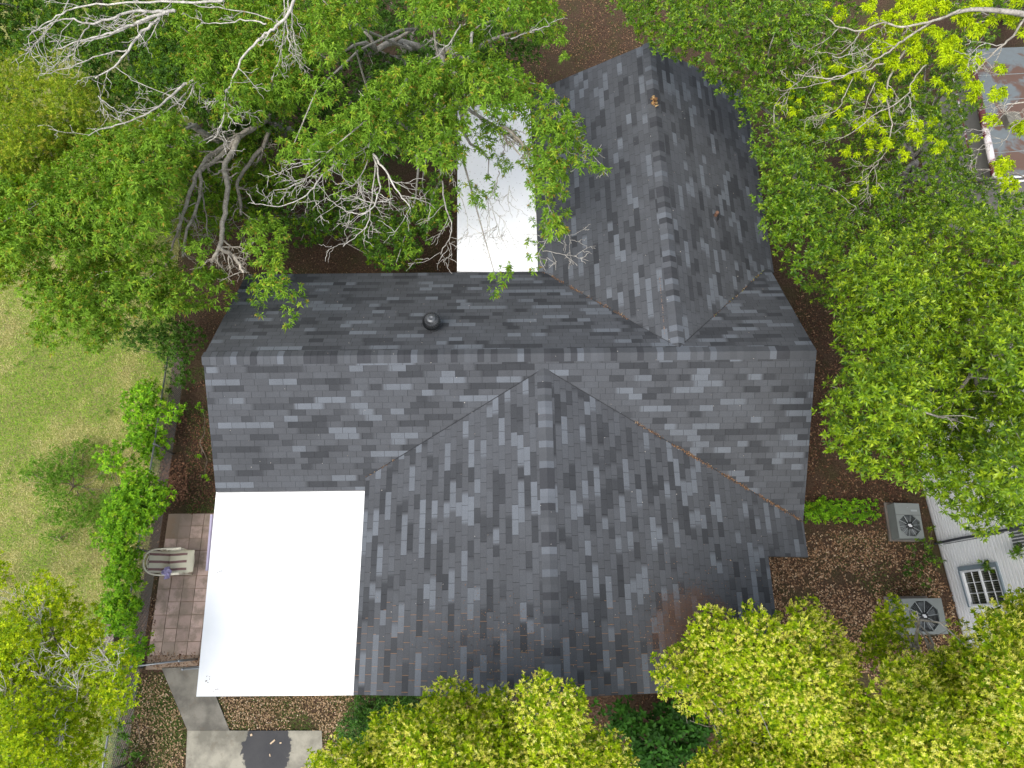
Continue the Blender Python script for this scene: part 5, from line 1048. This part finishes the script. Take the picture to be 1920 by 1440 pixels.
N = 26000; gx, gy_, gz = [], [], []
for P_, n_ in (([(250, 1262), (310, 1262), (350, 1370), (345, 1500), (240, 1500)], 20000), ([(404, 1295), (700, 1290), (690, 1500), (590, 1500), (590, 1372), (430, 1368)], 22000), ([(350, 690), (405, 690), (412, 960), (350, 965)], 7000), ([(1500, 1000), (1720, 1010), (1770, 1120), (1650, 1130)], 5000), ([(960, -60), (1180, -60), (1180, 60), (1010, 180)], 5000), ([(215, 1270), (268, 1270), (262, 1500), (205, 1500)], 4500)):
    P_ = np.array(P_, float); x0, y0 = P_.min(0); x1, y1 = P_.max(0); x = RL.uniform(x0, x1, n_); y = RL.uniform(y0, y1, n_); k = inpoly(x, y, P_) & (snoise(x, y, .05, 9) + RL.normal(0, .6, n_) > -.05); W3 = at_np(x[k], y[k], np.full(k.sum(), .01)); gx.append(W3[:, 0]); gy_.append(W3[:, 1])
V, Fc, Cc = grass(np.concatenate(gx), np.concatenate(gy_), .07, .006, [(.09, .16, .03, 3), (.13, .21, .04, 2), (.2, .2, .08, 1)], RL, 0.0); tag(obj('yard_grass', V, Fc, GRASSM, col=Cc), 'thin green grass coming up through the fallen leaves of the yard', 'grass', kind='stuff')
# debris lying in the valleys and on the roofs
parts_ = []
def along(A, B, n_, wid, pal, L_=.035, z=.012, a0=0., a1=1.):
    t_ = RL.uniform(a0, a1, n_); t_ = t_[(np.sin(t_ * 37) + np.sin(t_ * 91 + 1) + RL.normal(0, .8, n_)) > -.3]; n_ = len(t_); A, B = np.array(A), np.array(B); P_ = A + (B - A) * t_[:, None]; d = unit(B - A); s_ = np.array([-d[1], d[0], 0]); P_ = P_ + s_ * RL.normal(0, wid, (n_, 1)); 
    parts_.append(flat_leaves(P_[:, 0], P_[:, 1], P_[:, 2] + z + np.abs(RL.normal(0, .006, n_)) + np.abs((P_ - A) @ s_) * .3, L_, L_ * .4, pal, RL, up=.6))
ORG = [(.26, .14, .07, 3), (.17, .095, .05, 3), (.42, .30, .17, .8), (.10, .065, .045, 3)]
along((xs, yS0, Hs), (X1, yvE, zS(X1)), 1300, .020, ORG, a0=.50, a1=1.0); along((xs, yS0, Hs), (X1, yvE, zS(X1)), 200, .02, ORG, a0=.32, a1=.5)
along((xn, yN0, Hn), (xvW, aN, zM(aN)), 420, .022, ORG, a0=.3, a1=1.0); along((xn, yN0, Hn), (xvE, aN, zM(aN)), 120, .014, ORG + [(.3, .33, .06, 2)], a0=.3, a1=1.0)
along((xs, yS0, Hs), (xW, yvW, zS(xW)), 60, .012, ORG, a0=.8, a1=1.0); along((9.93, 1.9, Hn - .135), (9.93, .5, Hn - .135), 150, .006, [(.22, .16, .13, 1)], .03)
def roofz(x, y):
    if y > aN or (y > 0 and abs(x - xn) < 3 and zN(x) > zM(y)): return zN(x) if xNW < x < xNE else 2.6
    if y < 0 and zS(x) > zM(y) and xW < x < xE: return zS(x)
    return zM(y)
n_ = 1500; x = RL.normal(10.4, .75, n_); y = RL.normal(-5.9, .65, n_); x2 = RL.normal(6.1, .8, 600); y2 = RL.normal(-5.9, .5, 600); x = np.concatenate([x, x2]); y = np.concatenate([y, y2]); k = (x < xE - .03) & (y > ys + .05) & (x > xW + .05); x, y = x[k], y[k]
parts_.append(flat_leaves(x, y, np.array([zS(a) for a in x]) + .01, .028, .012, ORG, RL, up=.5))
x = RL.uniform(.2, 12.8, 260); y = RL.uniform(-6.5, 8.2, 260); zz2 = np.array([roofz(a, b) if (abs(b) < 2.5 or (b < 0 and xW < a < xE) or (b > 0 and xNW < a < xNE)) else -5 for a, b in zip(x, y)]); k = zz2 > 0
parts_.append(flat_leaves(x[k], y[k], zz2[k] + .012, .022, .014, [(.5, .47, .42, 1), (.3, .25, .2, 1)], RL))
a = np.array([(p[0], p[1]) for p in fpts]); x = RL.uniform(a[:, 0].min() + .05, a[:, 0].max() - .1, 520); y = RL.uniform(a[:, 1].min() + .05, a[:, 1].max(), 520); parts_.append(flat_leaves(x, y, np.full(520, 2.63), .030, .014, [(.16, .12, .08, 2), (.12, .14, .05, 1), (.3, .24, .16, 1)], RL))
for (px, py, n2) in ((1160, 935, 0), (398 + 10, 1290, 6), (380, 1330, 0)):
    q = at(px, py, 2.81); 
    if n2: parts_.append(flat_leaves(q[0] + RL.normal(0, .05, n2), q[1] + RL.normal(0, .05, n2), np.full(n2, 2.815), .03, .015, ORG, RL))
for px, py in ((392, 1268), (388, 1276), (410, 1072), (630, 1283)):
    q = at(px, py, 2.81); parts_.append(flat_leaves(q[0] + RL.normal(0, .02, 4), q[1] + RL.normal(0, .03, 4), np.full(4, 2.815), .035, .018, [(.2, .16, .12, 1)], RL))
V, Fc, Cc = joinparts(parts_); tag(obj('roof_debris', V, Fc, DRY, col=Cc), 'orange-brown leaf bits and straw caught in the roof valleys', 'debris', kind='stuff')
# curled dry leaf clump on the north ridge
q = at(1226, 188, 4.45); x = RL.normal(0, .035, 26); y = RL.normal(0, .05, 26) - x * .9; z = np.abs(RL.normal(.045, .03, 26))
V, Fc, Cc = flat_leaves(x, y, z, .11, .06, [(.30, .18, .07, 2), (.42, .28, .13, 2), (.2, .10, .05, 1)], RL, curl=1.6, up=1.2); o = obj('dry_leaf_clump', V, Fc, DRY, col=Cc); o.location = (q[0], q[1], Hn - .0); tag(o, 'curled tan clump of dry leaves on the upper roof ridge', 'dry leaves')
# small litter on the driveway stain and pale rubbish under the corner tree
CHIP = simple('pale_wood_chip', (.55, .42, .28), .8)
for px, py, L_, w_, a_, lab in ((511, 1391, .13, .035, .7, 'longest pale wood chip on the dark driveway stain'), (526, 1393, .045, .03, .2, 'small pale chip on the dark driveway stain right of the long one'), (506, 1416, .06, .022, 1.9, 'thin pale chip low on the dark driveway stain'), (471, 1378, .05, .045, .4, 'round pinkish chip at the top edge of the driveway')):
    q = at(px, py, .06); m = MB(); m.box(-L_ / 2, L_ / 2, -w_ / 2, w_ / 2, 0, .012, bev=.004); o = m.build('wood_chip', CHIP); o.location = (q[0], q[1], .051); o.rotation_euler = (0, 0, a_); tag(o, lab, 'wood chip', 'pale chips on the driveway')
